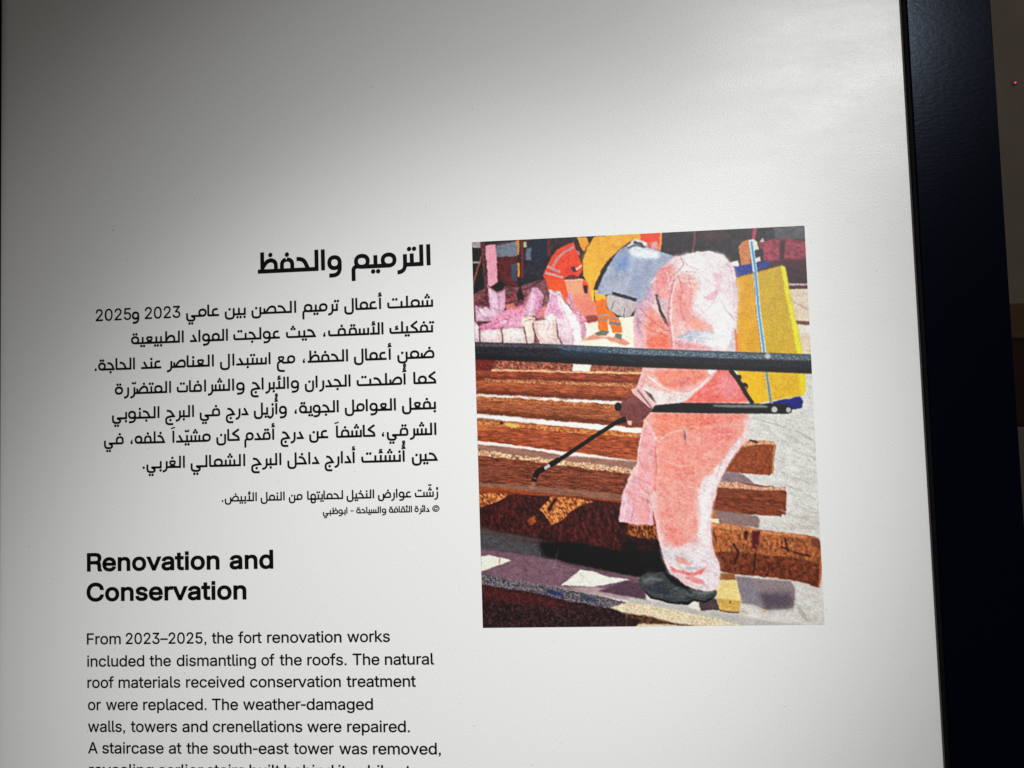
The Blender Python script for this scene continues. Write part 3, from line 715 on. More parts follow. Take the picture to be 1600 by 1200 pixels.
# --- far ground and background
f(1, [(0,0),(1100,0),(1100,1300),(0,1300)], (208,204,198), tex=(14,5,0.15), g=0.05)
f(1, [(0,0),(1100,0),(1100,200),(760,300),(0,360)], (46,38,43), tex=(6,6), g=0.35)
f(2, [(30,170),(130,180),(120,240),(40,240)], (158,152,150), tex=SPK, g=.2)
f(2, [(40,240),(130,235),(150,700),(50,720)], (32,26,30), tex=(3,5), g=.4)
f(2, [(45,360),(110,355),(110,375),(45,375)], (140,140,150), soft=.6)
f(2, [(255,205),(440,180),(440,315),(258,318)], (112,118,134), soft=.6, tex=(5,5), g=.15)
f(2, [(262,318),(442,312),(440,570),(265,560)], (84,30,34), tex=(4,4), g=.3)
f(2, [(385,375),(442,370),(442,525),(390,525)], (64,70,92), soft=.8)
f(2, [(455,170),(960,140),(940,210),(700,400),(690,500),(450,600)], (38,37,47), tex=(6,6), g=.35)
f(2, [(515,240),(562,236),(560,345),(512,345)], (92,104,124), soft=1)
f(2, [(490,185),(522,182),(522,232),(492,235)], (165,178,130), soft=.5)
f(2, [(570,180),(690,170),(690,330),(580,400)], (34,42,56), soft=2)
f(2, [(700,165),(725,163),(722,310),(702,310)], (104,38,44), soft=.4)
f(2, [(725,160),(960,145),(930,200),(800,240),(725,300)], (52,40,48), tex=(4,4), g=.3)
f(2, [(466,178),(490,176),(495,500),(474,500)], (112,38,44))
f(2, [(50,650),(210,560),(440,580),(700,500),(720,870),(60,870)], (112,66,70), tex=(8,3), g=.3, soft=.6)
f(2, [(440,590),(700,520),(690,640),(460,690)], (120,72,80), tex=(6,3,-.3), g=.2, soft=1)
f(2, [(205,580),(290,528),(338,560),(310,605),(260,625)], (28,21,25), soft=.6)
l(2, [(335,705),(440,650),(520,600)], 16, (158,66,74), soft=.4)
l(2, [(470,610),(560,580),(700,490)], 12, (70,40,48), soft=.4)
l(2, [(50,575),(85,450),(125,310)], 13, (146,84,62), soft=.3)
l(2, [(255,212),(440,180),(560,168)], 12, (92,42,48), soft=.4)
f(2, [(112,188),(152,186),(165,420),(192,755),(168,760),(150,480)], (96,50,54), tex=(2,4), g=.35)
f(2, [(432,176),(455,175),(452,300),(440,300)], (205,132,56)); f(2, [(440,300),(462,298),(462,372),(442,372)], (36,30,34))
f(2, [(441,370),(460,370),(462,495),(446,495)], (222,140,48)); f(2, [(446,490),(468,490),(470,600),(500,660),(495,692),(440,690),(432,650),(452,600)], (28,24,28), soft=.4)
f(2, [(158,225),(200,212),(246,210),(262,300),(265,535),(232,560),(205,578),(186,560),(170,330)], (228,152,168), soft=.3, tex=(3,9), g=.05)
l(2, [(178,560),(200,640),(196,740)], 9, (205,150,165))
# sunlit ground behind the bags
f(2, [(985,890),(1250,850),(1510,830),(1507,1110),(820,1080)], (246,235,212), soft=.6, tex=(6,3), g=.04)
f(2, [(990,1045),(1110,988),(1150,1012),(1340,1012),(1430,1075),(1380,1095),(1200,1028),(1050,1047)], (208,118,98), soft=.8, op=.8)
# bucket and figure in orange
f(2, [(840,520),(1010,515),(1062,560),(1112,700),(1135,830),(1030,880),(925,800),(870,620)], (232,138,112), sm=True, soft=.5, tex=(5,5), g=.08)
f(2, [(850,530),(1005,525),(1010,640),(900,660)], (238,160,122), soft=2)
f(2, [(920,690),(1110,700),(1130,810),(1030,850),(940,810)], (228,128,108), soft=1.5)
f(2, [(1030,830),(1130,825),(1140,880),(1050,890)], (150,70,66), soft=1)
f(2, [(695,508),(850,505),(872,620),(888,740),(820,660),(705,612)], (240,84,42), tex=(4,4), g=.1)
f(2, [(925,190),(880,205),(790,250),(740,310),(705,390),(662,478),(690,515),(840,512),(900,478),(962,500),(1002,430),(1000,380),(960,290)], (236,72,46), soft=.3, tex=(4,4), g=.13)
f(2, [(850,420),(960,380),(990,430),(900,470),(840,480)], (214,54,44), soft=1.5, op=.7)
l(2, [(700,400),(815,448)], 24, (192,142,144)); l(2, [(680,455),(838,497)], 24, (196,146,146))
l(2, [(752,405),(785,335),(840,285),(930,228)], 24, (190,134,134))
l(2, [(940,430),(1000,395)], 22, (225,170,165))
f(2, [(958,148),(1042,140),(1064,200),(1020,272),(985,235)], (238,152,48), soft=.4)
f(2, [(940,215),(990,240),(1012,330),(1000,385),(975,300),(945,250)], (66,36,36), soft=.5)
f(2, [(945,255),(975,270),(985,305),(960,300)], (190,110,110), soft=.5)
f(2, [(905,405),(940,400),(962,450),(920,445)], (70,54,66), soft=.5)
f(2, [(850,495),(910,470),(980,490),(960,518),(860,518)], (112,50,52), soft=.6, tex=(2,2), g=.4)
l(2, [(850,522),(1005,520)], 9, (240,200,190), soft=.3)
f(2, [(1005,515),(1062,558),(1052,640),(1010,600)], (236,82,48), soft=.4)
f(2, [(1012,568),(1050,566),(1050,640),(1025,632)], (38,30,40), soft=.4)
f(2, [(1215,660),(1280,630),(1380,640),(1490,715),(1450,790),(1390,842),(1270,805),(1220,740)], (186,174,174), soft=.6, sm=True, tex=(3,3), g=.08)
l(2, [(1280,700),(1258,780)], 6, (110,95,98)); l(2, [(1372,760),(1366,850)], 6, (90,70,72))
f(2, [(1112,640),(1210,660),(1226,780),(1232,962),(1150,958),(1130,800)], (244,112,34), soft=.3, tex=(3,5), g=.1)
f(2, [(1195,740),(1300,835),(1342,880),(1358,978),(1272,980),(1236,880)], (246,120,34), soft=.3, tex=(3,5), g=.1)
l(2, [(1142,828),(1218,820)], 16, (168,150,146)); l(2, [(1146,868),(1222,862)], 20, (140,120,124))
l(2, [(1230,852),(1328,862)], 20, (150,130,132)); l(2, [(1236,892),(1338,905)], 24, (136,118,124))
f(2, [(1108,602),(1200,620),(1208,680),(1120,700)], (246,176,44), soft=.5)
f(2, [(1110,985),(1170,950),(1242,965),(1212,1002),(1140,1006)], (112,108,92), soft=.4)
f(2, [(1290,985),(1352,985),(1342,1042),(1288,1022)], (106,112,100), soft=.4)
# --- the row of bags
BG = dict(soft=.4, sm=False, tex=(3,4), g=.10, vol=.12)
f(2, [(60,720),(700,690),(790,1000),(700,1080),(70,1060)], (112,60,72), soft=.6, tex=(3,3), g=.3)
f(2, [(195,588),(268,642),(335,603),(336,760),(300,805),(200,792)], (226,184,204), **BG)
f(2, [(268,645),(335,605),(330,700),(285,780)], (206,150,180), soft=1, op=.7)
f(2, [(340,730),(420,725),(440,790),(345,790)], (206,120,110), soft=.8)
f(2, [(75,738),(130,772),(160,745),(218,792),(305,800),(305,870),(80,880)], (226,188,206), **BG)
f(2, [(435,750),(500,730),(505,800),(470,810),(430,795)], (232,132,160), **BG)
f(2, [(505,690),(560,610),(560,690),(500,770)], (160,80,98), soft=.6)
f(2, [(570,588),(612,588),(670,650),(655,720),(612,832),(488,832),(490,790),(545,690),(556,620)], (232,180,204), **BG)
f(2, [(600,610),(665,655),(640,740),(590,820),(600,700)], (214,142,178), soft=1, op=.8)
f(2, [(200,862),(335,780),(440,765),(505,805),(500,860),(390,890),(240,890)], (228,148,176), soft=.4, tex=(2,2), g=.2)
f(2, [(60,870),(110,930),(112,1058),(72,1056)], (230,208,216), **BG)
f(2, [(112,935),(240,900),(303,930),(312,1062),(118,1058)], (234,210,212), **BG)
f(2, [(112,920),(250,865),(305,900),(300,950),(118,955)], (228,146,178), soft=.8, tex=(2,2), g=.14)
f(2, [(305,945),(395,890),(492,915),(522,1070),(315,1066)], (240,220,218), **BG)
f(2, [(310,930),(390,840),(500,860),(490,920),(400,935)], (230,166,192), soft=.8, tex=(2,3), g=.1)
f(2, [(260,880),(330,840),(395,905),(300,925)], (236,176,200), soft=.5, tex=(2,2), g=.1)
f(2, [(478,850),(530,830),(592,845),(592,1060),(522,1078),(495,930)], (242,220,206), **BG)
f(2, [(640,760),(690,740),(690,840),(600,850)], (214,120,130), soft=1); P.dot(2, 680, 785, 22, (232,110,80), soft=.8)
f(2, [(880,622),(922,660),(915,760),(1020,832),(1040,950),(1032,1020),(985,1048),(920,800),(875,700)], (228,168,190), **BG)
f(2, [(712,602),(815,620),(832,680),(920,800),(985,920),(997,1040),(940,1092),(830,1082),(790,1000),(785,860),(680,860),(668,830),(722,690)], (240,208,218), **BG)
f(2, [(735,660),(790,650),(800,760),(860,850),(800,860),(760,820),(680,830)], (226,160,192), soft=1.5, op=.9)
f(2, [(780,630),(832,690),(920,800),(985,920),(997,1040),(940,1090),(922,960),(850,820),(800,720)], (252,244,244), soft=.9)
f(2, [(574,890),(640,870),(700,865),(740,820),(782,840),(786,1000),(770,1082),(640,1088),(592,990)], (243,214,208), soft=.4, sm=True, tex=(4,6), g=.05, vol=.15)
f(2, [(690,850),(740,815),(775,840),(750,900),(700,960)], (250,238,236), soft=.8)
for a in ([(112,930),(116,1058)], [(304,935),(314,1064)], [(590,990),(640,1088)], [(786,900),(792,1010),(832,1084)], [(572,890),(594,1000),(590,1060)], [(495,925),(522,1075)]):
    l(2, a, 12, (104,56,62), soft=.4, op=.85)
for a, c, w in (([(196,600),(232,690),(225,790)], (240,214,226), 10), ([(268,648),(282,720),(270,790)], (176,120,150), 10), ([(560,625),(575,720),(540,820)], (244,206,222), 12), ([(655,660),(630,760),(600,828)], (170,104,136), 12),
                ([(720,610),(770,640),(815,625)], (250,232,238), 10), ([(745,640),(730,740),(760,830)], (206,146,172), 12), ([(800,660),(840,780),(900,920)], (222,176,190), 10), ([(80,750),(130,830),(200,860)], (190,130,158), 9), ([(130,775),(160,830)], (246,222,232), 9),
                ([(690,860),(720,900),(700,960)], (206,150,150), 9), ([(605,900),(620,990),(660,1075)], (214,170,166), 10), ([(740,835),(760,930),(750,1040)], (216,176,170), 9), ([(330,850),(360,890),(300,915)], (176,86,116), 9), ([(240,900),(330,860),(400,880)], (190,96,130), 9),
                ([(120,945),(200,935),(300,945)], (196,120,150), 10), ([(320,945),(400,930),(490,935)], (196,130,146), 10), ([(500,880),(560,860),(590,870)], (176,120,116), 8), ([(885,640),(930,780),(1000,860)], (190,120,146), 10)):
    l(2, a, w, c, soft=.5, sm=True, op=.75)
# --- upper right background
f(3, [(250,95),(1480,30),(1500,520),(800,420),(240,280)], (45,39,46), tex=(6,6), g=.4)
f(3, [(560,80),(780,70),(760,170),(560,180)], (78,44,52), soft=5, tex=(4,4), g=.3, op=.6)
l(3, [(534,80),(508,282)], 14, (122,66,70), soft=.4)
f(3, [(1200,60),(1475,40),(1478,165),(1220,160)], (84,84,88), soft=1.5, tex=(5,5), g=.25)
f(3, [(1070,200),(1200,160),(1300,150),(1485,185),(1495,440),(1130,350)], (142,56,72), soft=.7, tex=(5,4,.3), g=.3)
f(3, [(1260,170),(1310,165),(1290,340),(1255,340)], (60,30,38), soft=1)
f(3, [(1340,330),(1490,330),(1495,440),(1180,390),(1140,355)], (70,34,44), soft=2)
f(3, [(1170,390),(1330,400),(1494,435),(1497,562),(1320,552),(1250,400)], (58,31,40), soft=.8, tex=(3,3), g=.35)
f(3, [(1320,540),(1497,545),(1498,562),(1330,562)], (186,164,168), soft=.4); f(3, [(1328,560),(1498,560),(1499,588),(1335,592)], (84,48,52), soft=.4)
f(3, [(1330,592),(1500,586),(1530,1150),(1430,1150),(1350,720)], (226,204,182), soft=.4, tex=(5,3,.2), g=.07)
l(3, [(1355,690),(1500,765)], 5, (150,130,112), soft=.4); l(3, [(1345,660),(1500,668)], 6, (238,228,214), soft=.4)
f(3, [(1388,862),(1512,868),(1516,902),(1395,892)], (108,70,62), soft=.5); f(3, [(1395,895),(1516,905),(1520,975),(1410,970)], (232,222,210), soft=.8)
P.fill(3, [(1085,190),(1105,152),(1130,185)], (200,190,180), soft=.5)
l(3, [(1042,48),(1030,165)], 32, (172,64,80), soft=.4)
# figure behind the hood
f(3, [(-80,112),(248,98),(240,190),(225,265),(60,230),(-40,170)], (236,72,42), soft=.3, tex=(4,4), g=.1)
f(3, [(-80,112),(60,110),(62,150),(30,190),(-60,170)], (244,168,48), soft=.6)
l(3, [(238,100),(232,180),(222,262)], 14, (246,160,60), soft=.4)
f(3, [(140,190),(200,175),(215,250),(160,250)], (214,150,150), soft=1, tex=(2,2), g=.15)
# --- white sheet on the right
f(5, [(780,200),(1420,215),(1480,1300),(600,1300)], (211,208,203), soft=.3, tex=(14,4,.35), g=.05)
for i in range(26):
    x, y = 930+P.rng.rand()*430, 560+P.rng.rand()*640
    l(5, [(x,y),(x+50+60*P.rng.rand(),y+22+26*P.rng.rand()),(x+130,y+30+60*P.rng.rand())], 7, (178,172,166), soft=.7, op=.55)
for a in ([(920,560),(1050,600),(1180,640)], [(1260,660),(1390,740)], [(1180,1090),(1300,1130),(1420,1200)]): l(5, a, 8, (170,164,158), soft=.6, op=.7)
# --- beams on the left
f(1, [(30,395),(570,425),(570,850),(40,780)], (140,64,38), tex=(18,1.5,.09), g=.2)
def band(y0l, y0r, y1l, y1r, col, rag=0, soft=.35, xl=60, xr=1400, n=34, **kw):
    """a stripe of the beam stack with a ragged upper and lower edge (view 4)"""
    r = P.rng; a = []; b = []
    for i in range(n+1):
        t = i/n; x = xl+(xr-xl)*t
        a.append((x, y0l+(y0r-y0l)*t + rag*(r.rand()-.5)*2)); b.append((x, y1l+(y1r-y1l)*t + rag*(r.rand()-.5)*2))
    f(4, a+b[::-1], col, soft=soft, **kw)
WD = lambda g=.3: dict(tex=(9,1.2,.09), g=g*1.35)
band(95,155,195,215, (146,84,66), rag=3, tex=(2.5,2.5), g=.55)
f(4, [(60,100),(230,110),(200,200),(60,195)], (104,40,36), soft=2, tex=(3,2), g=.3)
f(4, [(825,145),(965,148),(955,203),(822,200)], (242,232,222), soft=.4)
band(186,210,206,232, (228,176,130), rag=4, xl=190, tex=(3,1.5,.05), g=.2)
band(196,226,262,296, (142,67,46), **WD())
band(252,298,290,332, (220,158,108), rag=7, xl=120, tex=(2.2,1.6,.05), g=.8, col2=(140,66,44))
band(282,330,382,446, (152,76,50), **WD())
band(374,448,396,482, (246,238,228), rag=1.5)
band(392,474,424,512, (206,138,88), rag=8, tex=(2.5,1.5,.08), g=.9, col2=(146,70,40))
band(420,506,534,644, (152,84,56), **WD(.26))
band(528,650,566,694, (248,243,236), rag=1.5)
f(4, [(70,565),(200,572),(460,620),(300,610),(80,585)], (150,96,78), soft=.8)
band(580,690,626,728, (210,146,88), rag=8, tex=(3,1.6,.09), g=.9, col2=(160,76,38))
for a in ((238,278,262,296), (345,404,382,446), (496,604,534,644), (712,858,752,902), (1020,1134,1076,1190)):
    band(*a, (66,28,20), rag=3, soft=1.4, op=.5)
for a in ((290,338,310,358), (432,518,452,540), (634,738,660,764), (866,1030,890,1056)): band(*a, (196,108,64), rag=4, soft=1.6, op=.35, tex=(5,1.5,.09), g=.4)
for _ in range(150):
    t, x = P.rng.rand(), 70+1250*P.rng.rand(); y = 215+840*t; k = .05+.10*t; L_ = 40+120*P.rng.rand()
    l(4, [(x,y+k*(x-70)*.9),(x+L_,y+k*(x+L_-70)*.9)], 3+4*P.rng.rand(), ((206,124,78),(70,30,20),(92,44,30))[P.rng.randint(3)], soft=.6, op=.45)
P.dot(4, 270, 603, 14, (60,30,24), soft=.5)
f(4, [(300,600),(420,622),(380,640),(300,620)], (226,180,96), soft=.8)
band(622,724,752,902, (152,74,48), **WD(.3))
f(4, [(70,625),(420,665),(70,660)], (196,110,66), soft=2)
band(745,905,772,908, (247,240,230), rag=1.5)
f(4, [(70,742),(300,770),(700,828),(1340,905),(1340,960),(900,890),(500,808),(70,770)], (247,240,230), soft=.4)
f(4, [(70,768),(400,800),(700,850),(1340,905),(1345,975),(900,940),(500,880),(70,815)], (150,108,94), soft=1, tex=(8,2,.1), g=.1)
band(812,975,852,1022, (232,208,176), rag=8, tex=(2,1.6,.1), g=1.0, col2=(176,118,84))
for _ in range(46):
    t = P.rng.rand(); P.dot(4, 80+1200*t, 832+165*t+P.rng.randn()*12, 4+4*P.rng.rand(), (70,40,32), soft=.3, op=.8)
band(856,1020,1076,1190, (118,62,46), **WD(.35))
f(4, [(90,940),(400,980),(420,1010),(90,990)], (130,70,54), soft=3)
f(4, [(70,1068),(700,1110),(1400,1180),(1400,1230),(700,1160),(70,1092)], (134,92,76), soft=.6, tex=(8,1.5,.07), g=.15)
# --- palm log and shaded strip below
f(6, [(40,-5),(330,10),(700,30),(1400,100),(1400,530),(600,402),(45,286)], (62,30,30), soft=.4, tex=(3,5,.3), g=.55)
LOG = dict(tex=(2.5,3,.6), g=1.1, col2=(120,58,36))
f(6, [(40,-5),(296,8),(200,72),(112,92),(52,125)], (222,142,84), soft=.5, **LOG)
f(6, [(540,130),(600,70),(640,28),(800,40),(985,70),(880,95),(800,145),(720,222),(632,262),(600,205)], (226,146,82), soft=.5, **LOG)
f(6, [(600,130),(660,40),(690,40),(620,170)], (60,28,28), soft=.8)
f(6, [(440,222),(500,180),(512,232),(460,272)], (186,106,56), soft=1, **LOG)
f(6, [(1240,330),(1330,250),(1400,245),(1400,340),(1290,345)], (196,112,60), soft=.6, **LOG)
for x, y in ((200,180),(330,120),(820,330),(900,300),(1000,200),(1100,260),(980,420),(700,330)):
    l(6, [(x,y-50),(x+12,y),(x-4,y+60)], 22, (96,50,46), soft=1.2, op=.55)
f(6, [(45,282),(300,322),(600,385),(900,410),(1400,520),(1400,700),(900,600),(600,545),(50,500)], (30,26,30), soft=1)
f(6, [(45,290),(330,340),(560,400),(560,540),(50,500)], (78,74,78), soft=5, op=.9, tex=(8,3,.15), g=.15)
f(6, [(50,288),(500,372),(700,400),(600,410),(50,320)], (92,66,58), soft=1.5, op=.7)
f(6, [(50,455),(330,490),(560,520),(900,590),(1400,700),(1400,880),(800,790),(50,680)], (116,86,98), soft=1.8, tex=(5,3,.15), g=.12)
f(6, [(560,395),(900,430),(1400,530),(1400,690),(1000,620),(760,570),(560,460)], (20,16,20), soft=3)
f(6, [(62,520),(130,505),(312,550),(200,592),(64,634)], (228,226,208), soft=.4)
l(6, [(222,522),(206,582)], 9, (196,120,84), soft=.4)
f(6, [(712,757),(790,690),(872,625),(1000,645),(1100,682),(1275,706),(1100,740),(960,768),(780,752)], (228,226,214), soft=.4, tex=(5,4), g=.03)
l(6, [(870,660),(970,750)], 5, (190,180,165), soft=.3)
for a in ([(690,450),(655,620)], [(730,590),(670,690)], [(540,480),(555,560)]): l(6, a, 4, (150,130,140), soft=.4, op=.6)
f(6, [(760,765),(1000,765),(1400,850),(1400,900),(1050,835)], (170,144,148), soft=1.2)
f(6, [(1010,800),(1250,715),(1400,740),(1400,870)], (84,62,74), soft=1.2)
f(6, [(50,735),(600,820),(1000,900),(1240,950),(1400,1000),(1350,1110),(60,1115)], (50,36,37), soft=.4, tex=(2.5,2.5), g=.55)
f(6, [(60,750),(500,830),(900,930),(600,930),(60,860)], (86,40,40), soft=5, op=.7, tex=(3,3), g=.3)
f(6, [(55,655),(300,705),(600,752),(1000,832),(1260,895),(1120,940),(800,885),(500,815),(60,742)], (62,58,68), soft=.5, tex=(1.6,1.2,.15), g=1.6, col2=(128,118,122))
f(6, [(590,785),(720,810),(740,850),(600,820)], (36,44,84), soft=1.5, op=.8); f(6, [(860,830),(1000,850),(1000,890),(880,870)], (44,50,80), soft=1.5, op=.7)
f(6, [(1110,930),(1240,896),(1400,905),(1400,1010),(1250,985)], (222,204,170), soft=.8, tex=(1.5,1.5), g=.2)
f(7, [(-60,70),(200,110),(330,300),(330,560),(200,600),(60,480),(-60,330)], (62,32,30), soft=3, tex=(3,4,.2), g=.5)
f(7, [(-40,230),(60,200),(170,150),(230,260),(230,385),(120,370),(-40,345)], (176,102,56), soft=1, tex=(2.2,3.5,.5), g=1.3, col2=(70,34,26))
f(7, [(-90,360),(60,385),(240,395),(300,560),(300,700),(60,650),(-90,560)], (26,19,22), soft=5, tex=(4,4), g=.35)
f(7, [(0,400),(150,420),(200,470),(60,470)], (66,36,32), soft=4, op=.7, tex=(3,3), g=.4)
# --- right: beam ends, shadows, log end, block
f(5, [(690,985),(800,985),(900,1035),(948,1095),(650,1068)], (136,114,118), soft=.7)
f(5, [(850,748),(960,740),(1090,752),(1106,780),(1088,990),(1062,1012),(860,1000),(690,978),(740,920)], (140,70,42), soft=.4, tex=(3,3), g=.22)
f(5, [(850,742),(960,738),(1092,752),(1100,775),(960,772),(860,790)], (216,160,122), soft=.6, tex=(2,2), g=.25)
f(5, [(905,735),(985,752),(960,766),(900,748)], (70,40,34), soft=.5)
l(5, [(1096,775),(1082,990)], 8, (206,150,100), soft=.5)
f(5, [(620,1090),(780,1062),(1180,1112),(1192,1160),(1186,1320),(560,1320)], (124,66,46), soft=.4, tex=(9,2,.1), g=.25)
f(5, [(640,1080),(700,1060),(800,1066),(960,1100),(1180,1108),(1190,1132),(960,1128),(780,1110),(640,1110)], (206,152,124), soft=.5, tex=(2,3), g=.3)
f(7, [(560,0),(1230,-5),(1222,80),(1190,192),(900,165),(560,125)], (122,62,42), soft=.4, tex=(8,2,.1), g=.3)
l(7, [(600,40),(1200,75)], 12, (98,48,36), soft=1)
f(7, [(655,138),(840,160),(1000,188),(1016,215),(1005,282),(690,245)], (136,112,108), soft=.8)
f(7, [(560,140),(662,138),(682,210),(560,210)], (168,106,72), soft=.4); f(7, [(560,205),(682,208),(690,240),(560,240)], (236,220,180), soft=.4)
f(7, [(820,668),(1000,690),(1270,708),(1304,770),(1285,925),(1200,940),(1050,935),(985,905),(868,882)], (140,124,126), soft=.9)
f(7, [(1000,800),(1270,800),(1280,925),(1050,935)], (88,78,88), soft=4)
f(7, [(860,690),(960,700),(1000,800),(1040,930),(960,900),(880,870)], (122,122,136), soft=3, op=.6)
f(7, [(560,232),(800,252),(1000,292),(1230,325),(1400,338),(1490,368),(1508,450),(1518,560),(1495,762),(1300,705),(1000,672),(800,652),(560,590)], (158,90,54), soft=.4, tex=(3,4,.1), g=.38)
f(7, [(560,480),(810,470),(1000,495),(1300,520),(1515,570),(1495,758),(1300,702),(1000,668),(800,650),(560,600)], (106,54,38), soft=1.2, tex=(4,4), g=.38)
f(7, [(600,235),(800,255),(1000,295),(1400,340),(1400,365),(1000,325),(600,270)], (196,126,84), soft=1, tex=(2,2), g=.3)
f(7, [(955,300),(1020,305),(1000,460),(950,445)], (86,34,38), soft=1, tex=(2,3), g=.3)
f(7, [(890,300),(925,300),(915,380),(890,370)], (60,30,26), soft=.8)
for a, w in (([(800,410),(845,480),(810,570)], 16), ([(980,480),(975,560),(958,655)], 12), ([(1220,360),(1235,440),(1250,480)], 14), ([(1180,430),(1300,480),(1420,510)], 12), ([(640,300),(660,380)], 9), ([(1090,560),(1085,650)], 8)):
    l(7, a, w, (48,24,22), soft=.5, op=.85)
for _ in range(40):
    x = 640+830*P.rng.rand(); y = 290+.1*(x-640)+150*P.rng.rand()
    l(7, [(x,y),(x+6+10*P.rng.randn(),y+45)], 7, (206,142,96) if P.rng.rand() < .5 else (92,48,32), soft=.6, op=.6)
f(7, [(1420,365),(1490,372),(1512,450),(1440,420)], (112,64,48), soft=1)
l(7, [(1512,480),(1500,640),(1494,755)], 10, (196,120,70), soft=.5)
for i in range(14):
    x, y = 1300+P.rng.rand()*200, 60+P.rng.rand()*230
    l(7, [(x-140,y-30),(x-60,y+10),(x+30,y+24)], 8, (180,174,168), soft=.7, op=.5)
f(7, [(1290,860),(1340,920),(1440,1050),(1350,1000)], (180,172,164), soft=1.5)
# low strip, pipe with sand
f(7, [(-40,840),(300,890),(700,955),(1100,1035),(1400,1058),(860,1090),(500,1010),(-40,910)], (186,180,175), soft=1)
f(7, [(-60,880),(100,900),(300,935),(500,975),(700,1020),(900,1075),(880,1110),(-60,1110)], (218,198,168), soft=.5, tex=(2,1.6,.1), g=.16)
f(7, [(-60,970),(120,990),(320,1045),(620,1085),(300,1062),(60,1050),(-60,1060)], (84,58,46), soft=1.2, tex=(2,2), g=.5)
f(7, [(-60,1000),(60,1020),(30,1060),(0,1095),(-60,1110)], (52,38,36), soft=.6)
f(7, [(440,885),(520,885),(532,945),(444,925)], (226,222,212), soft=.4)
f(7, [(525,885),(660,850),(700,945),(545,945)], (78,62,68), soft=.6)
f(7, [(690,640),(812,652),(824,702),(690,702)], (146,94,54), soft=.4)
f(7, [(680,700),(822,700),(866,868),(668,852),(664,780)], (228,200,132), soft=.3, tex=(6,2,.1), g=.05)
f(7, [(666,850),(866,866),(846,962),(692,946)], (206,166,86), soft=.3, tex=(5,2,.1), g=.08)
l(7, [(775,872),(778,895)], 12, (110,70,40), soft=.4); l(7, [(690,948),(845,964)], 10, (90,66,48), soft=.5)
for x, y, r in ((890,955,16),(910,968,10),(980,965,9),(1052,948,18),(1030,965,8)): P.dot(7, x, y, r, (206,160,112), ry=r*.6, soft=.5)
# --- boot
f(7, [(44,700),(90,652),(160,645),(260,640),(350,700),(500,775),(662,775),(652,850),(565,882),(482,862),(442,892),(330,892),(150,842),(60,775)], (62,66,68), soft=.4, sm=True, tex=(4,3), g=.2)
f(7, [(240,640),(320,660),(480,760),(420,780),(300,720)], (28,30,34), soft=1)
f(7, [(60,700),(120,665),(220,680),(180,720),(90,760)], (96,100,100), soft=3, op=.7)
f(7, [(300,790),(420,800),(560,790),(640,800),(560,840),(420,830)], (92,98,96), soft=3, op=.7)
f(7, [(60,770),(150,838),(330,880),(440,872),(480,850),(560,870),(640,840),(640,856),(565,890),(484,868),(442,898),(330,898),(140,852)], (32,30,33), soft=.6)
for a, c, w in (([(80,720),(140,690),(230,700)], (126,128,126), 10), ([(300,790),(360,760),(430,790)], (120,124,120), 9), ([(330,740),(390,770),(470,800)], (24,26,30), 9), ([(120,800),(260,830),(400,840)], (96,98,98), 8), ([(480,800),(560,810),(640,800)], (118,120,116), 8), ([(200,720),(260,760),(280,820)], (44,48,54), 8), ([(430,830),(470,850),(500,820)], (30,30,32), 9)):
    l(7, a, w, c, soft=.8, sm=True, op=.75)
f(7, [(80,745),(200,730),(300,790),(260,830),(140,810)], (50,54,66), soft=3, op=.7, tex=(3,3), g=.25)
# --- sprayer tank
f(3, [(800,375),(900,350),(905,400),(820,395)], (236,236,238), soft=.5)
f(3, [(900,230),(940,180),(990,160),(1012,390),(922,405)], (196,122,74), soft=.4, tex=(4,6), g=.08)
f(3, [(985,165),(1030,160),(1062,185),(1080,260),(1096,350),(1040,362),(1010,240)], (238,226,198), soft=.4)
f(3, [(1000,275),(1108,240),(1122,300),(1012,340)], (38,36,44), soft=.4, tex=(2,2), g=.4)
f(3, [(858,400),(1040,365),(1160,345),(1174,390),(890,492)], (40,56,136), soft=.4, tex=(3,3), g=.25)
tank = [(885,492),(1080,440),(1280,385),(1306,402),(1345,660),(1400,900),(1450,1150),(900,1150),(880,1020),(868,930),(890,800)]
f(3, tank, (214,164,46), soft=.3, tex=(3,3), g=.05)
f(3, [(885,492),(1000,470),(1090,900),(1110,1150),(895,1150),(870,930),(890,800)], (218,158,42), soft=3, op=.9)
f(3, [(1060,450),(1280,390),(1400,900),(1440,1150),(1130,1150)], (198,166,50), soft=4, op=.8)
f(3, [(1268,395),(1306,402),(1345,660),(1400,900),(1450,1150),(1410,1150),(1320,700)], (236,228,52), soft=1.2)
for i in range(5): l(3, [(1310+6*i,640+22*i),(1345+5*i,650+22*i)], 7, (200,160,30), soft=.5, op=.6)
l(3, [(885,500),(1160,425)], 9, (180,120,40), soft=.6, op=.7)
f(5, [(800,195),(1330,215),(1342,360),(1312,392),(1180,415),(945,455),(890,390),(855,290)], (222,174,40), soft=.35, tex=(3,3), g=.06)
f(5, [(1280,215),(1330,215),(1342,360),(1300,385)], (240,206,30), soft=1.5)
f(5, [(820,200),(1000,200),(1020,430),(945,455),(890,390)], (238,178,30), soft=3, op=.8)
f(5, [(1080,440),(1300,396),(1322,432),(1310,486),(1250,498),(1100,460)], (24,36,116), soft=.4, tex=(3,3), g=.25)
# --- the worker
suit = [(520,235),(540,180),(565,140),(605,112),(650,106),(700,96),(748,108),(776,145),(786,235),(782,330),(768,430),(800,490),(822,560),(815,620),(765,690),(718,780),(706,870),(714,930),(735,990),(728,1052),(690,1060),(640,1046),(600,1010),(576,940),(560,860),(548,800),(546,828),(468,822),(476,740),(500,700),(505,640),(520,580),(505,530),(498,490),(518,430),(495,380),(490,290),(500,250)]
f(1, suit, (240,188,186), soft=.5, tex=(6,6), g=.04)
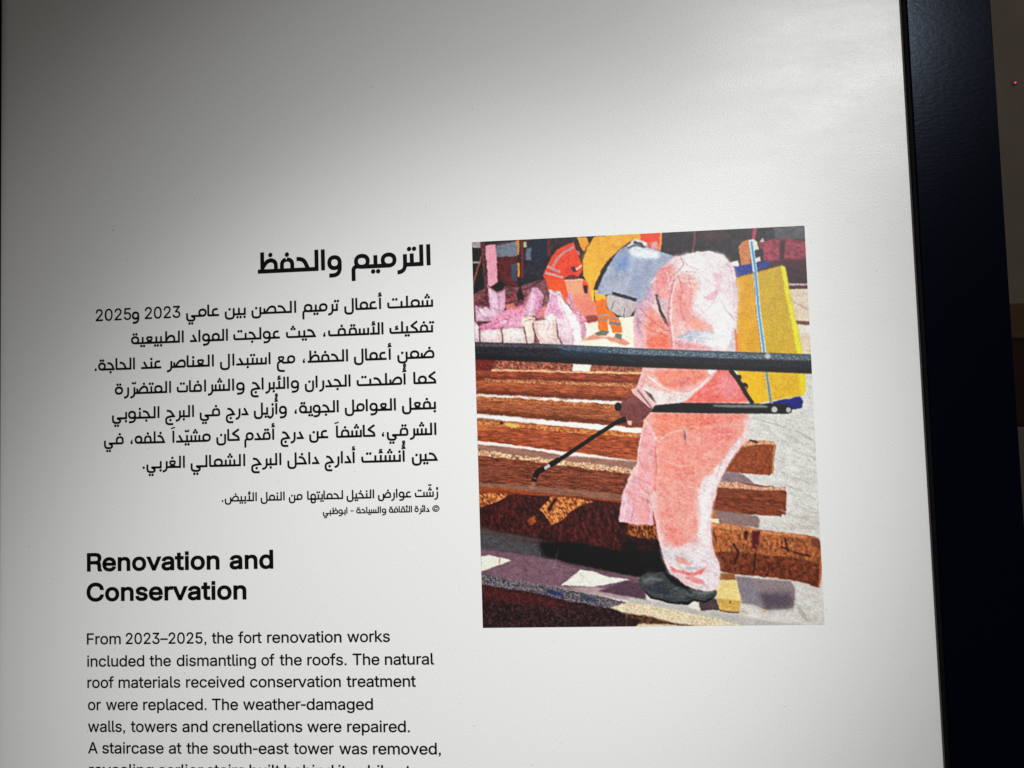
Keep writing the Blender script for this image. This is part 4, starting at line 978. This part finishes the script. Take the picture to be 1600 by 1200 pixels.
# upper body
f(1, [(600,116),(660,104),(745,108),(776,148),(784,240),(780,330),(762,378),(700,370),(655,320),(640,230),(610,170)], (236,222,224), soft=4)
f(3, [(20,700),(90,600),(170,520),(190,640),(120,820),(30,1000)], (198,160,178), soft=3)
f(3, [(120,740),(220,820),(312,920),(326,1110),(60,1090),(90,940)], (236,134,118), soft=4, tex=(4,6), g=.08)
f(3, [(140,1010),(320,980),(328,1110),(120,1110)], (240,98,70), soft=3, op=.8)
f(3, [(20,900),(120,980),(90,1110),(0,1110)], (226,170,176), soft=2)
f(3, [(172,600),(230,400),(300,360),(360,395),(352,470),(300,690),(225,665)], (234,148,146), soft=3, tex=(3,6,.3), g=.08)
f(3, [(210,420),(300,380),(320,420),(240,560)], (220,116,120), soft=2.5, op=.55)
f(3, [(330,560),(420,450),(500,470),(580,530),(520,640),(500,790),(640,890),(720,965),(470,950),(390,870),(322,1060),(296,900)], (237,162,156), soft=3.5, tex=(3,7,.2), g=.08)
f(3, [(350,600),(440,540),(500,620),(480,780),(420,840),(360,760)], (232,136,132), soft=4, op=.7)
f(3, [(440,840),(560,860),(700,950),(520,935)], (242,140,116), soft=2, op=.8)
f(3, [(676,455),(730,440),(762,445),(745,590),(700,690),(640,690),(608,662),(700,600),(718,545)], (214,132,152), soft=.7)
f(3, [(660,400),(820,430),(880,560),(880,720),(800,690),(735,620),(760,470)], (232,196,206), soft=4)
f(3, [(420,300),(640,275),(760,300),(820,380),(700,350),(560,400),(460,440)], (244,234,236), soft=3)
f(3, [(240,300),(400,320),(420,380),(300,370),(220,420)], (236,196,200), soft=2)
f(3, [(470,962),(700,962),(720,1020),(700,1090),(560,1040),(380,1025)], (184,192,208), soft=2, tex=(6,3), g=.1)
f(3, [(560,990),(720,985),(720,1110),(620,1060)], (232,232,238), soft=2)
f(3, [(340,1030),(520,1060),(720,1110),(340,1110)], (214,142,150), soft=2)
f(3, [(735,640),(800,720),(872,850),(830,1100),(740,1100),(690,960),(640,760)], (244,238,240), soft=2.5)
l(3, [(725,640),(790,760),(868,860)], 9, (176,160,168), soft=.6)
f(3, [(184,640),(208,632),(240,760),(300,890),(300,920),(262,870),(215,770)], (44,38,42), soft=.4)
f(3, [(200,650),(280,690),(296,860),(240,740)], (196,170,178), soft=1)
f(3, [(852,940),(885,900),(890,1130),(800,1130)], (206,190,196), soft=1.2); f(3, [(868,930),(895,980),(900,1130),(878,1130)], (232,126,70), soft=.7)
for a, c, w in (([(350,440),(440,440),(560,445)], (206,176,190), 6), ([(400,470),(560,520),(700,560)], (222,196,206), 7), ([(330,540),(420,520),(560,520)], (252,236,238), 10), ([(300,600),(330,520),(380,470)], (250,226,226), 9),
                ([(560,480),(640,520),(710,560)], (206,186,198), 6), ([(520,820),(620,830),(700,820)], (226,200,204), 7), ([(470,560),(530,580),(560,640)], (250,228,228), 9), ([(800,575),(880,580)], (252,248,248), 9),
                ([(300,900),(305,760),(320,620)], (250,218,214), 8), ([(380,640),(400,760),(440,860)], (220,112,108), 7), ([(420,600),(440,700)], (250,190,182), 8), ([(110,820),(180,860),(290,900)], (206,92,84), 8), ([(90,960),(180,930),(290,960)], (250,170,150), 8), ([(130,1040),(240,1010),(310,1040)], (222,90,70), 7)):
    l(3, a, w, c, soft=.8, sm=True, op=.8)
for a, w, c in (([(55,980),(20,800),(70,690),(170,560)], 30, (150,120,150)), ([(318,1100),(300,900),(318,680),(350,560)], 16, (196,104,110)), ([(880,560),(884,700),(872,850)], 14, (196,170,184)), ([(700,640),(745,560),(762,470)], 14, (176,96,120)), ([(480,790),(560,860),(690,935)], 12, (206,110,104)), ([(210,690),(250,640),(330,600)], 12, (206,110,112))):
    l(3, a, w, c, soft=2, sm=True, op=.55)
for a, c, w in (([(352,505),(318,620),(300,800),(318,980),(330,1100)], (186,112,122), 14), ([(372,510),(338,620),(320,800),(338,980),(350,1100)], (250,228,228), 11),
                ([(402,308),(430,380),(380,440),(320,500)], (196,132,142), 12), ([(415,320),(470,390),(560,430)], (206,160,172), 10),
                ([(430,440),(560,452),(640,520),(712,566)], (200,168,178), 11), ([(440,425),(560,436),(660,500)], (248,238,240), 10),
                ([(700,690),(640,760),(560,820)], (200,146,152), 10), ([(800,350),(842,450),(864,600),(862,760)], (206,170,182), 13),
                ([(450,298),(560,276),(680,284),(780,345)], (250,244,246), 13), ([(380,1012),(480,962),(600,950),(705,966)], (146,160,186), 13),
                ([(420,1062),(560,1012),(700,1032)], (164,174,196), 10), ([(520,1030),(620,985),(720,1000)], (240,242,248), 11),
                ([(60,760),(140,850),(250,930),(318,950)], (196,84,78), 11), ([(40,860),(130,930),(300,1010)], (200,96,90), 9), ([(100,700),(200,800),(310,890)], (206,120,120), 9),
                ([(380,470),(420,600),(400,740),(440,860)], (206,104,106), 10), ([(470,500),(500,600),(480,740)], (214,124,122), 9), ([(540,640),(560,720),(640,800)], (248,236,236), 12),
                ([(230,400),(200,500),(210,640)], (206,112,118), 9), ([(260,420),(300,500),(270,640)], (250,190,188), 9)):
    l(3, a, w, c, soft=.55, sm=True, op=.75)
# forearm below the rail, hip
f(5, [(80,165),(650,178),(600,260),(480,375),(370,455),(195,465),(120,430),(55,340),(70,250)], (234,172,164), soft=.5, tex=(5,5), g=.05)
f(5, [(150,215),(260,185),(600,190),(560,260),(400,330),(250,335)], (240,128,106), soft=2.5, tex=(5,4), g=.08)
f(5, [(300,290),(420,250),(480,280),(380,330)], (206,108,112), soft=3, op=.7)
f(5, [(100,300),(180,345),(320,385),(480,358),(400,440),(330,456),(190,462),(110,420),(60,345)], (226,208,206), soft=1.2)
l(5, [(110,240),(200,310),(330,370),(470,355),(590,250)], 9, (250,226,218), soft=.6, sm=True)
f(5, [(660,185),(740,190),(830,300),(895,445),(380,448),(480,378),(600,265)], (234,98,88), soft=1, tex=(5,5), g=.1)
f(5, [(700,200),(800,280),(840,380),(760,430),(640,350)], (232,124,130), soft=4, op=.9)
f(5, [(570,180),(655,180),(600,235)], (244,236,236), soft=.8)
for a in ([(490,400),(600,330),(720,310)], [(540,400),(660,360),(740,240)], [(800,420),(780,340),(740,280)]): l(5, a, 8, (246,142,132), soft=.9, sm=True, op=.8)
# legs
f(5, [(130,525),(300,530),(880,535),(905,600),(880,720),(800,830),(720,930),(660,1050),(620,1200),(160,1200),(165,1000),(130,760),(90,600)], (240,146,130), soft=2, tex=(6,6), g=.06)
f(5, [(180,540),(500,540),(700,560),(600,660),(380,660),(240,720),(160,660)], (242,128,100), soft=4, op=.8)
f(5, [(560,570),(760,560),(800,700),(660,820),(520,800)], (234,116,110), soft=6, op=.7)
f(5, [(200,760),(420,700),(560,860),(480,1180),(180,1180)], (240,138,124), soft=5, tex=(4,8), g=.05)
f(5, [(860,545),(910,560),(908,640),(880,740),(800,840),(730,935),(665,1060),(620,1210),(560,1210),(620,1000),(760,800),(860,680)], (236,206,210), soft=1.6)
f(5, [(780,860),(720,935),(660,1060),(600,1220),(540,1220),(560,1080),(630,960)], (242,222,226), soft=3)
f(1, [(700,730),(720,770),(706,870),(712,935),(660,935),(662,840),(680,760)], (240,214,216), soft=3)
f(5, [(90,580),(160,660),(180,750),(165,980),(150,1160),(40,1080),(35,880),(70,720)], (236,158,160), soft=1.2, tex=(4,6), g=.06)
f(5, [(30,1000),(150,1080),(160,1200),(60,1300),(-10,1280),(-20,1000)], (234,164,166), soft=2)
f(5, [(-60,1085),(-25,1035),(30,1010),(60,1120),(140,1180),(152,1290),(150,1405),(95,1392),(30,1400),(-50,1384),(-115,1376),(-98,1230),(-82,1140)], (226,176,186), soft=.6, tex=(4,6), g=.06)
for q, c, w in (([(-70,1150),(-60,1260),(-90,1370)], (240,206,214), 12), ([(-20,1120),(0,1240),(-20,1380)], (196,126,140), 10), ([(60,1180),(70,1290),(50,1395)], (238,196,200), 10), ([(110,1200),(120,1300),(105,1390)], (200,122,130), 10), ([(-60,1090),(20,1150),(140,1200)], (246,214,216), 10), ([(150,1180),(154,1400)], (176,104,112), 9)):
    l(5, q, w, c, soft=.6, sm=True, op=.75)
f(5, [(-60,1120),(30,1060),(60,1150),(130,1220),(120,1390),(40,1390),(0,1250)], (232,150,150), soft=3, op=.8)
l(5, [(-70,1130),(20,1180),(150,1210)], 8, (200,130,140), soft=.8, op=.7)
l(5, [(20,1010),(60,1110),(140,1170)], 9, (206,110,116), soft=.8, op=.8)
for a, c, w in (([(165,1200),(168,900),(178,740)], (222,120,116), 8), ([(95,590),(160,700),(185,755)], (250,214,208), 9), ([(190,745),(260,690),(400,650)], (250,196,186), 12), ([(200,750),(300,660),(520,640),(860,620)], (250,176,158), 7), ([(260,600),(420,590),(600,570)], (222,98,84), 7), ([(30,1030),(90,1060),(150,1090)], (206,110,118), 10),
                ([(400,760),(450,800),(480,830)], (200,110,110), 8), ([(560,860),(640,800),(720,720)], (250,180,172), 7), ([(700,690),(720,670),(740,700)], (206,90,96), 10), ([(300,1000),(420,980),(520,990)], (248,170,160), 7)):
    l(5, a, w, c, soft=.9, sm=True, op=.75)
f(5, [(385,655),(402,660),(412,745),(400,740)], (112,100,120), soft=.6)
f(5, [(140,530),(520,530),(880,535),(890,570),(600,590),(300,580),(160,570)], (222,108,88), soft=2.5, op=.6)
for a, c, w in (([(180,742),(240,690),(320,660),(480,640)], (206,104,94), 9), ([(166,790),(176,960),(164,1190)], (204,106,104), 12), ([(182,800),(192,960),(182,1180)], (250,186,176), 8),
                ([(300,600),(460,620),(700,590)], (214,102,86), 8), ([(620,640),(720,700),(800,690)], (208,104,98), 9), ([(420,860),(520,900),(620,880)], (216,116,108), 8), ([(260,900),(340,940),(460,930)], (248,176,166), 8),
                ([(100,640),(60,760),(50,900),(100,1000)], (204,118,124), 9), ([(240,1080),(360,1100),(460,1070)], (216,118,112), 8), ([(820,720),(740,830),(680,930),(640,1040)], (214,160,164), 10), ([(560,740),(640,700),(760,690)], (248,168,156), 8)):
    l(5, a, w, c, soft=.6, sm=True, op=.7)
# lower leg and cuff
f(7, [(160,-10),(630,-10),(618,120),(605,430),(640,500),(685,560),(695,650),(688,745),(640,785),(590,790),(460,750),(370,690),(300,640),(258,580),(240,500),(200,380),(170,200)], (238,190,188), soft=.6, sm=True, tex=(5,6), g=.04)
f(7, [(180,-120),(500,-120),(520,110),(540,230),(500,330),(420,430),(310,420),(235,350),(192,200)], (238,148,136), soft=4, tex=(5,5), g=.06)
f(7, [(560,-120),(640,-120),(618,120),(606,430),(560,440),(520,330),(535,180),(520,60)], (240,224,228), soft=2.5)
f(7, [(235,440),(400,420),(600,420),(640,500),(685,560),(693,650),(686,745),(640,782),(590,788),(460,745),(300,640),(258,570)], (232,216,220), soft=3.5)
f(7, [(270,280),(400,300),(410,430),(340,440),(280,380)], (238,124,114), soft=4, op=.8)
f(7, [(225,440),(330,460),(470,500),(460,560),(330,560),(250,540)], (206,198,202), soft=2.5)
f(7, [(335,505),(380,520),(470,570),(440,585),(360,560)], (238,150,140), soft=1.2)
f(7, [(290,585),(350,615),(480,642),(585,595),(545,652),(480,668),(400,655),(320,640)], (232,112,114), soft=.9)
f(7, [(340,590),(420,600),(560,592),(480,632),(400,620)], (190,184,192), soft=1)
f(7, [(400,672),(470,665),(560,700),(575,745),(490,728)], (238,134,136), soft=1.2)
f(7, [(300,640),(380,640),(450,740),(380,700)], (226,190,196), soft=1.2)
for a in ([(250,520),(380,500),(560,420)], [(500,780),(600,740),(680,640)], [(590,440),(620,540),(640,600)]): l(7, a, 8, (206,200,206), soft=1, sm=True, op=.8)
# --- blue-grey hood and the yellow one
f(1, [(383,218),(400,180),(424,128),(452,92),(490,70),(540,88),(606,112),(566,145),(535,195),(515,238),(496,242),(440,222)], (154,163,184), soft=.5, tex=(5,5), g=.1)
f(2, [(1290,350),(1400,270),(1420,400),(1330,460)], (108,138,190), soft=5, op=.8)
f(2, [(1430,320),(1507,300),(1560,380),(1500,520),(1450,430)], (200,208,222), soft=4, op=.8)
f(2, [(1180,560),(1350,520),(1480,600),(1440,640),(1240,620)], (172,172,186), soft=5, op=.8)
f(3, [(-60,250),(60,240),(225,270),(215,330),(110,330),(0,310)], (226,232,240), soft=2)
f(3, [(0,330),(200,360),(120,470),(60,600),(-40,640)], (140,150,176), soft=4, op=.7, tex=(5,5), g=.1)
l(1, [(500,236),(470,226),(430,216)], 9, (40,38,46), soft=.6)
f(2, [(1395,225),(1450,170),(1507,172),(1570,200),(1560,262),(1500,265),(1440,255)], (206,212,220), soft=.8, tex=(3,3), g=.2)
l(2, [(1400,240),(1470,215),(1560,235)], 16, (58,58,60), soft=.8, sm=True); l(3, [(0,190),(60,200),(85,230)], 20, (60,62,66), soft=.6, sm=True)
f(2, [(1110,138),(1230,128),(1507,112),(1500,135),(1440,165),(1360,225),(1270,305),(1210,380),(1160,470),(1115,590),(1095,690),(1080,680),(1062,560),(1010,480),(1008,350),(1040,250)], (238,166,56), soft=.4, tex=(5,7,-.4), g=.07)
f(2, [(1010,320),(1110,200),(1130,380),(1090,560),(1020,480)], (244,178,58), soft=4, op=.7)
l(2, [(1260,330),(1190,420),(1140,520),(1105,610)], 34, (40,34,38), soft=.5, sm=True, w2=14)
l(2, [(1500,135),(1400,195),(1290,290)], 9, (190,124,50), soft=.5, sm=True, op=.8)
f(2, [(1085,620),(1108,600),(1104,700),(1090,700)], (246,200,70), soft=.3)
# --- break up clean edges and flat tones before the straight things go on top
def warp(a, c):
    s.win = (0, s.nz, 0, s.nx)
    dx, dy = s.noise(c, c, 0, 3)*a*s.SS, s.noise(c, c, 0, 3)*a*s.SS
    yy, xx = np.mgrid[0:s.nz, 0:s.nx]
    s.im = s.im[np.clip((yy+dy).round().astype(int), 0, s.nz-1), np.clip((xx+dx).round().astype(int), 0, s.nx-1)]
s = P
# creases in the thin suit cloth, shaped by ridged noise inside its outline
sm_ = s.mask(s.uv(1, suit), 1.5)
for sx, sy, k, a in ((16, 6, .5, 11), (7, 14, .2, 9), (9, 4, -.6, 8), (4, 4, 0, 5)):
    n = 1-np.abs(s.noise(sx, sy, k, 2))*2.6
    r0, r1, c0, c1 = s.win
    s.im[r0:r1, c0:c1] += (np.clip(n-0.55, -1.3, .8)*a*sm_)[..., None]*np.array([.8, 1.0, 1.0])
r0, r1, c0, c1 = s.win
s.im[r0:r1, c0:c1] += (np.array([243, 232, 230]) - s.im[r0:r1, c0:c1])*(0.13*sm_)[..., None]
f(3, [(500,330),(680,310),(780,380),(850,520),(850,700),(760,900),(640,800),(560,700),(600,560),(540,450)], (242,234,236), soft=8, op=.5)
f(3, [(560,900),(700,960),(740,1090),(640,1050)], (240,236,240), soft=5, op=.5)
bag_ = s.mask(s.uv(2, [(70,700),(600,590),(840,600),(1030,830),(1030,1040),(940,1092),(70,1060)]), 1)
for sx, sy, k, a in ((6, 5, .4, 16), (3, 6, -.3, 10)):
    n = 1-np.abs(s.noise(sx, sy, k, 2))*2.6
    r0, r1, c0, c1 = s.win
    s.im[r0:r1, c0:c1] += (np.clip(n-0.5, -1.3, .8)*a*bag_)[..., None]
warp(1.3, 8); warp(0.5, 3)
s.im = np.clip(s.im*(1 + 0.06*s.noise(9, 9, .1, 3) + 0.045*s.noise(2.2, 2.2, 0, 2))[..., None], 0, 255)
l(3, [(1008,180),(1045,440),(1075,800),(1122,1145)], 38, (226,226,214), soft=.3)
l(3, [(1012,180),(1048,440),(1078,800),(1124,1145)], 18, (64,148,206), soft=.3)
l(3, [(1032,440),(1056,800),(1100,1140)], 5, (120,96,50), soft=.3)
l(5, [(1015,60),(1040,250),(1068,445)], 26, (170,176,150), soft=.3); l(5, [(1018,60),(1042,250),(1070,445)], 12, (92,128,140), soft=.3)
# --- handrail across the picture
rail = [(20,354),(250,360),(500,372),(750,381),(1010,390),(1010,444),(750,433),(500,425),(250,411),(20,402)]
f(1, rail, (38,39,46), soft=.4, tex=(2,1.4), g=.35)
f(1, [(250,361),(500,373),(750,382),(1010,391),(1010,408),(750,400),(500,390),(300,378)], (112,128,138), soft=.8, tex=(1.6,1.2,.04), g=1.4, col2=(60,74,88))
f(1, [(20,356),(250,361),(400,368),(400,374),(20,366)], (92,82,88), soft=.8, op=.7, tex=(1.6,1.2), g=.4)
f(1, [(20,388),(250,398),(500,412),(750,420),(1010,430),(1010,444),(750,433),(500,425),(250,411),(20,402)], (24,21,26), soft=1)
f(1, [(280,372),(420,378),(420,392),(280,386)], (40,62,92), soft=3, op=.6)
P.dot(5, 1045, 82, 22, (176,184,178), soft=.8)
# --- strap, hand, lever, lance
l(5, [(752,190),(800,250),(840,310),(872,370),(905,420),(930,455)], 36, (32,30,33), soft=.3, sm=True, w2=30)
P.dot(5, 862, 320, 30, (30,28,31), soft=.3); P.dot(5, 876, 330, 9, (190,110,60), soft=.3); P.dot(5, 820, 250, 22, (34,32,35), soft=.3)
f(1, [(448,535),(462,522),(485,512),(505,500),(520,505),(545,535),(528,566),(505,580),(470,578),(452,560)], (112,62,62), soft=.5, sm=True, tex=(3,3), g=.15)
f(4, [(1200,470),(1260,400),(1330,370),(1370,430),(1300,470)], (132,78,78), soft=3, op=.7)
for a in ([(1300,560),(1290,620)], [(1340,560),(1345,625)], [(1240,550),(1265,600)]): l(4, a, 30, (118,66,62), soft=.6)
f(4, [(1250,585),(1290,590),(1280,625),(1255,615)], (214,176,160), soft=.6)
f(5, [(-20,340),(30,325),(90,350),(150,420),(180,460),(130,490),(60,430),(-10,370)], (214,172,170), soft=.7)
l(5, [(30,345),(90,420),(135,480)], 9, (110,70,74), soft=.5); l(5, [(60,340),(130,420),(165,462)], 8, (236,210,204), soft=.5)
f(5, [(85,350),(140,380),(175,450),(120,400)], (62,44,48), soft=.8, op=.8)
f(5, [(128,520),(168,466),(380,446),(700,450),(1010,455),(1060,448),(1200,458),(1236,490),(1232,520),(1205,534),(1000,532),(600,530),(170,522)], (29,29,31), soft=.3)
f(5, [(620,462),(1000,462),(1045,472),(1045,486),(760,484),(620,476)], (120,120,122), soft=.9)
f(5, [(640,520),(1000,524),(1000,532),(640,528)], (70,70,74), soft=.6, op=.6)
P.dot(5, 1098, 500, 30, (52,52,56), soft=.3); P.dot(5, 1098, 500, 23, (178,180,182), soft=.5); P.dot(5, 1207, 503, 19, (196,198,200), soft=.5); P.dot(5, 1207, 503, 9, (140,140,140), soft=.4)
l(4, [(1240,572),(1190,585),(1000,705),(800,840),(700,905),(648,932)], 34, (24,23,26), soft=.25)
l(4, [(1240,572),(1170,600)], 44, (24,23,26), soft=.25); l(4, [(720,890),(645,935)], 46, (24,23,26), soft=.25)
l(4, [(646,934),(592,968)], 22, (172,176,182), soft=.25)
l(4, [(605,958),(555,985),(535,1020),(522,1062)], 46, (24,22,25), soft=.25, sm=True)
l(4, [(515,1030),(545,1042)], 7, (150,120,90), soft=.3)
f(4, [(505,1070),(530,1070),(535,1110),(480,1115)], (190,170,160), soft=1.5, op=.35)
P.dot(4, 1178, 478, 28, (24,23,26), ry=36, soft=.25)
# print grain, then shrink, then to linear reflectance
im = P.im.reshape(P.nz//2, 2, P.nx//2, 2, 3).mean((1, 3))
NZ, NX = im.shape[:2]
P.SS, keep = 1, P.SS
low = np.stack([Print.blur(im[..., c].astype(np.float32), 0.75) for c in range(3)], -1); P.SS = keep
gr = P.rng.randn(NZ, NX, 1)*0.75 + P.rng.randn(NZ, NX, 3)*0.3
im = np.clip(im + 0.35*(im - low), 0, 255)
im = np.clip(im*(1+0.03*gr) + 8*gr, 0, 255)/255.0
lin = np.where(im <= 0.04045, im/12.92, ((im+0.055)/1.055)**2.4)
refl = np.clip(lin*PRINT_GAIN - 0.012, 0.004, 0.80)
px = np.linspace(P.x0, P.x1, NX) - panel.location.x; pz = np.linspace(P.z1, P.z0, NZ) - panel.location.z
co = np.zeros((NZ, NX, 3), np.float32); co[..., 0] = px[None, :]; co[..., 1] = -0.00025; co[..., 2] = pz[:, None]
me = bpy.data.meshes.new('printed_photograph')
ii = np.arange(NZ*NX).reshape(NZ, NX)
quads = np.stack([ii[:-1, :-1], ii[1:, :-1], ii[1:, 1:], ii[:-1, 1:]], -1).reshape(-1, 4)
me.vertices.add(NZ*NX); me.vertices.foreach_set('co', co.ravel())
me.loops.add(quads.size); me.loops.foreach_set('vertex_index', quads.ravel().astype(np.int32))
me.polygons.add(len(quads)); me.polygons.foreach_set('loop_start', np.arange(0, quads.size, 4, dtype=np.int32))
me.update(calc_edges=True)
ca = me.color_attributes.new('print', 'FLOAT_COLOR', 'POINT')
ca.data.foreach_set('color', np.concatenate([refl, np.ones((NZ, NX, 1))], -1).astype(np.float32).ravel())
m_print, t, p = material('printed_colours', (0.5, 0.5, 0.5), 0.42, 0.3)
at_n = nd(t, 'ShaderNodeAttribute'); at_n.attribute_name = 'print'
t.links.new(at_n.outputs['Color'], p.inputs['Base Color'])
g = noise(t, 1500, 2, 0.6); bump(t, p, [(g.outputs['Fac'], 0.5, 0.00016)])
ob = link('printed_photograph', me, m_print, panel)
ob['label'] = 'colour photograph of a worker in a pale pink suit spraying palm beams'
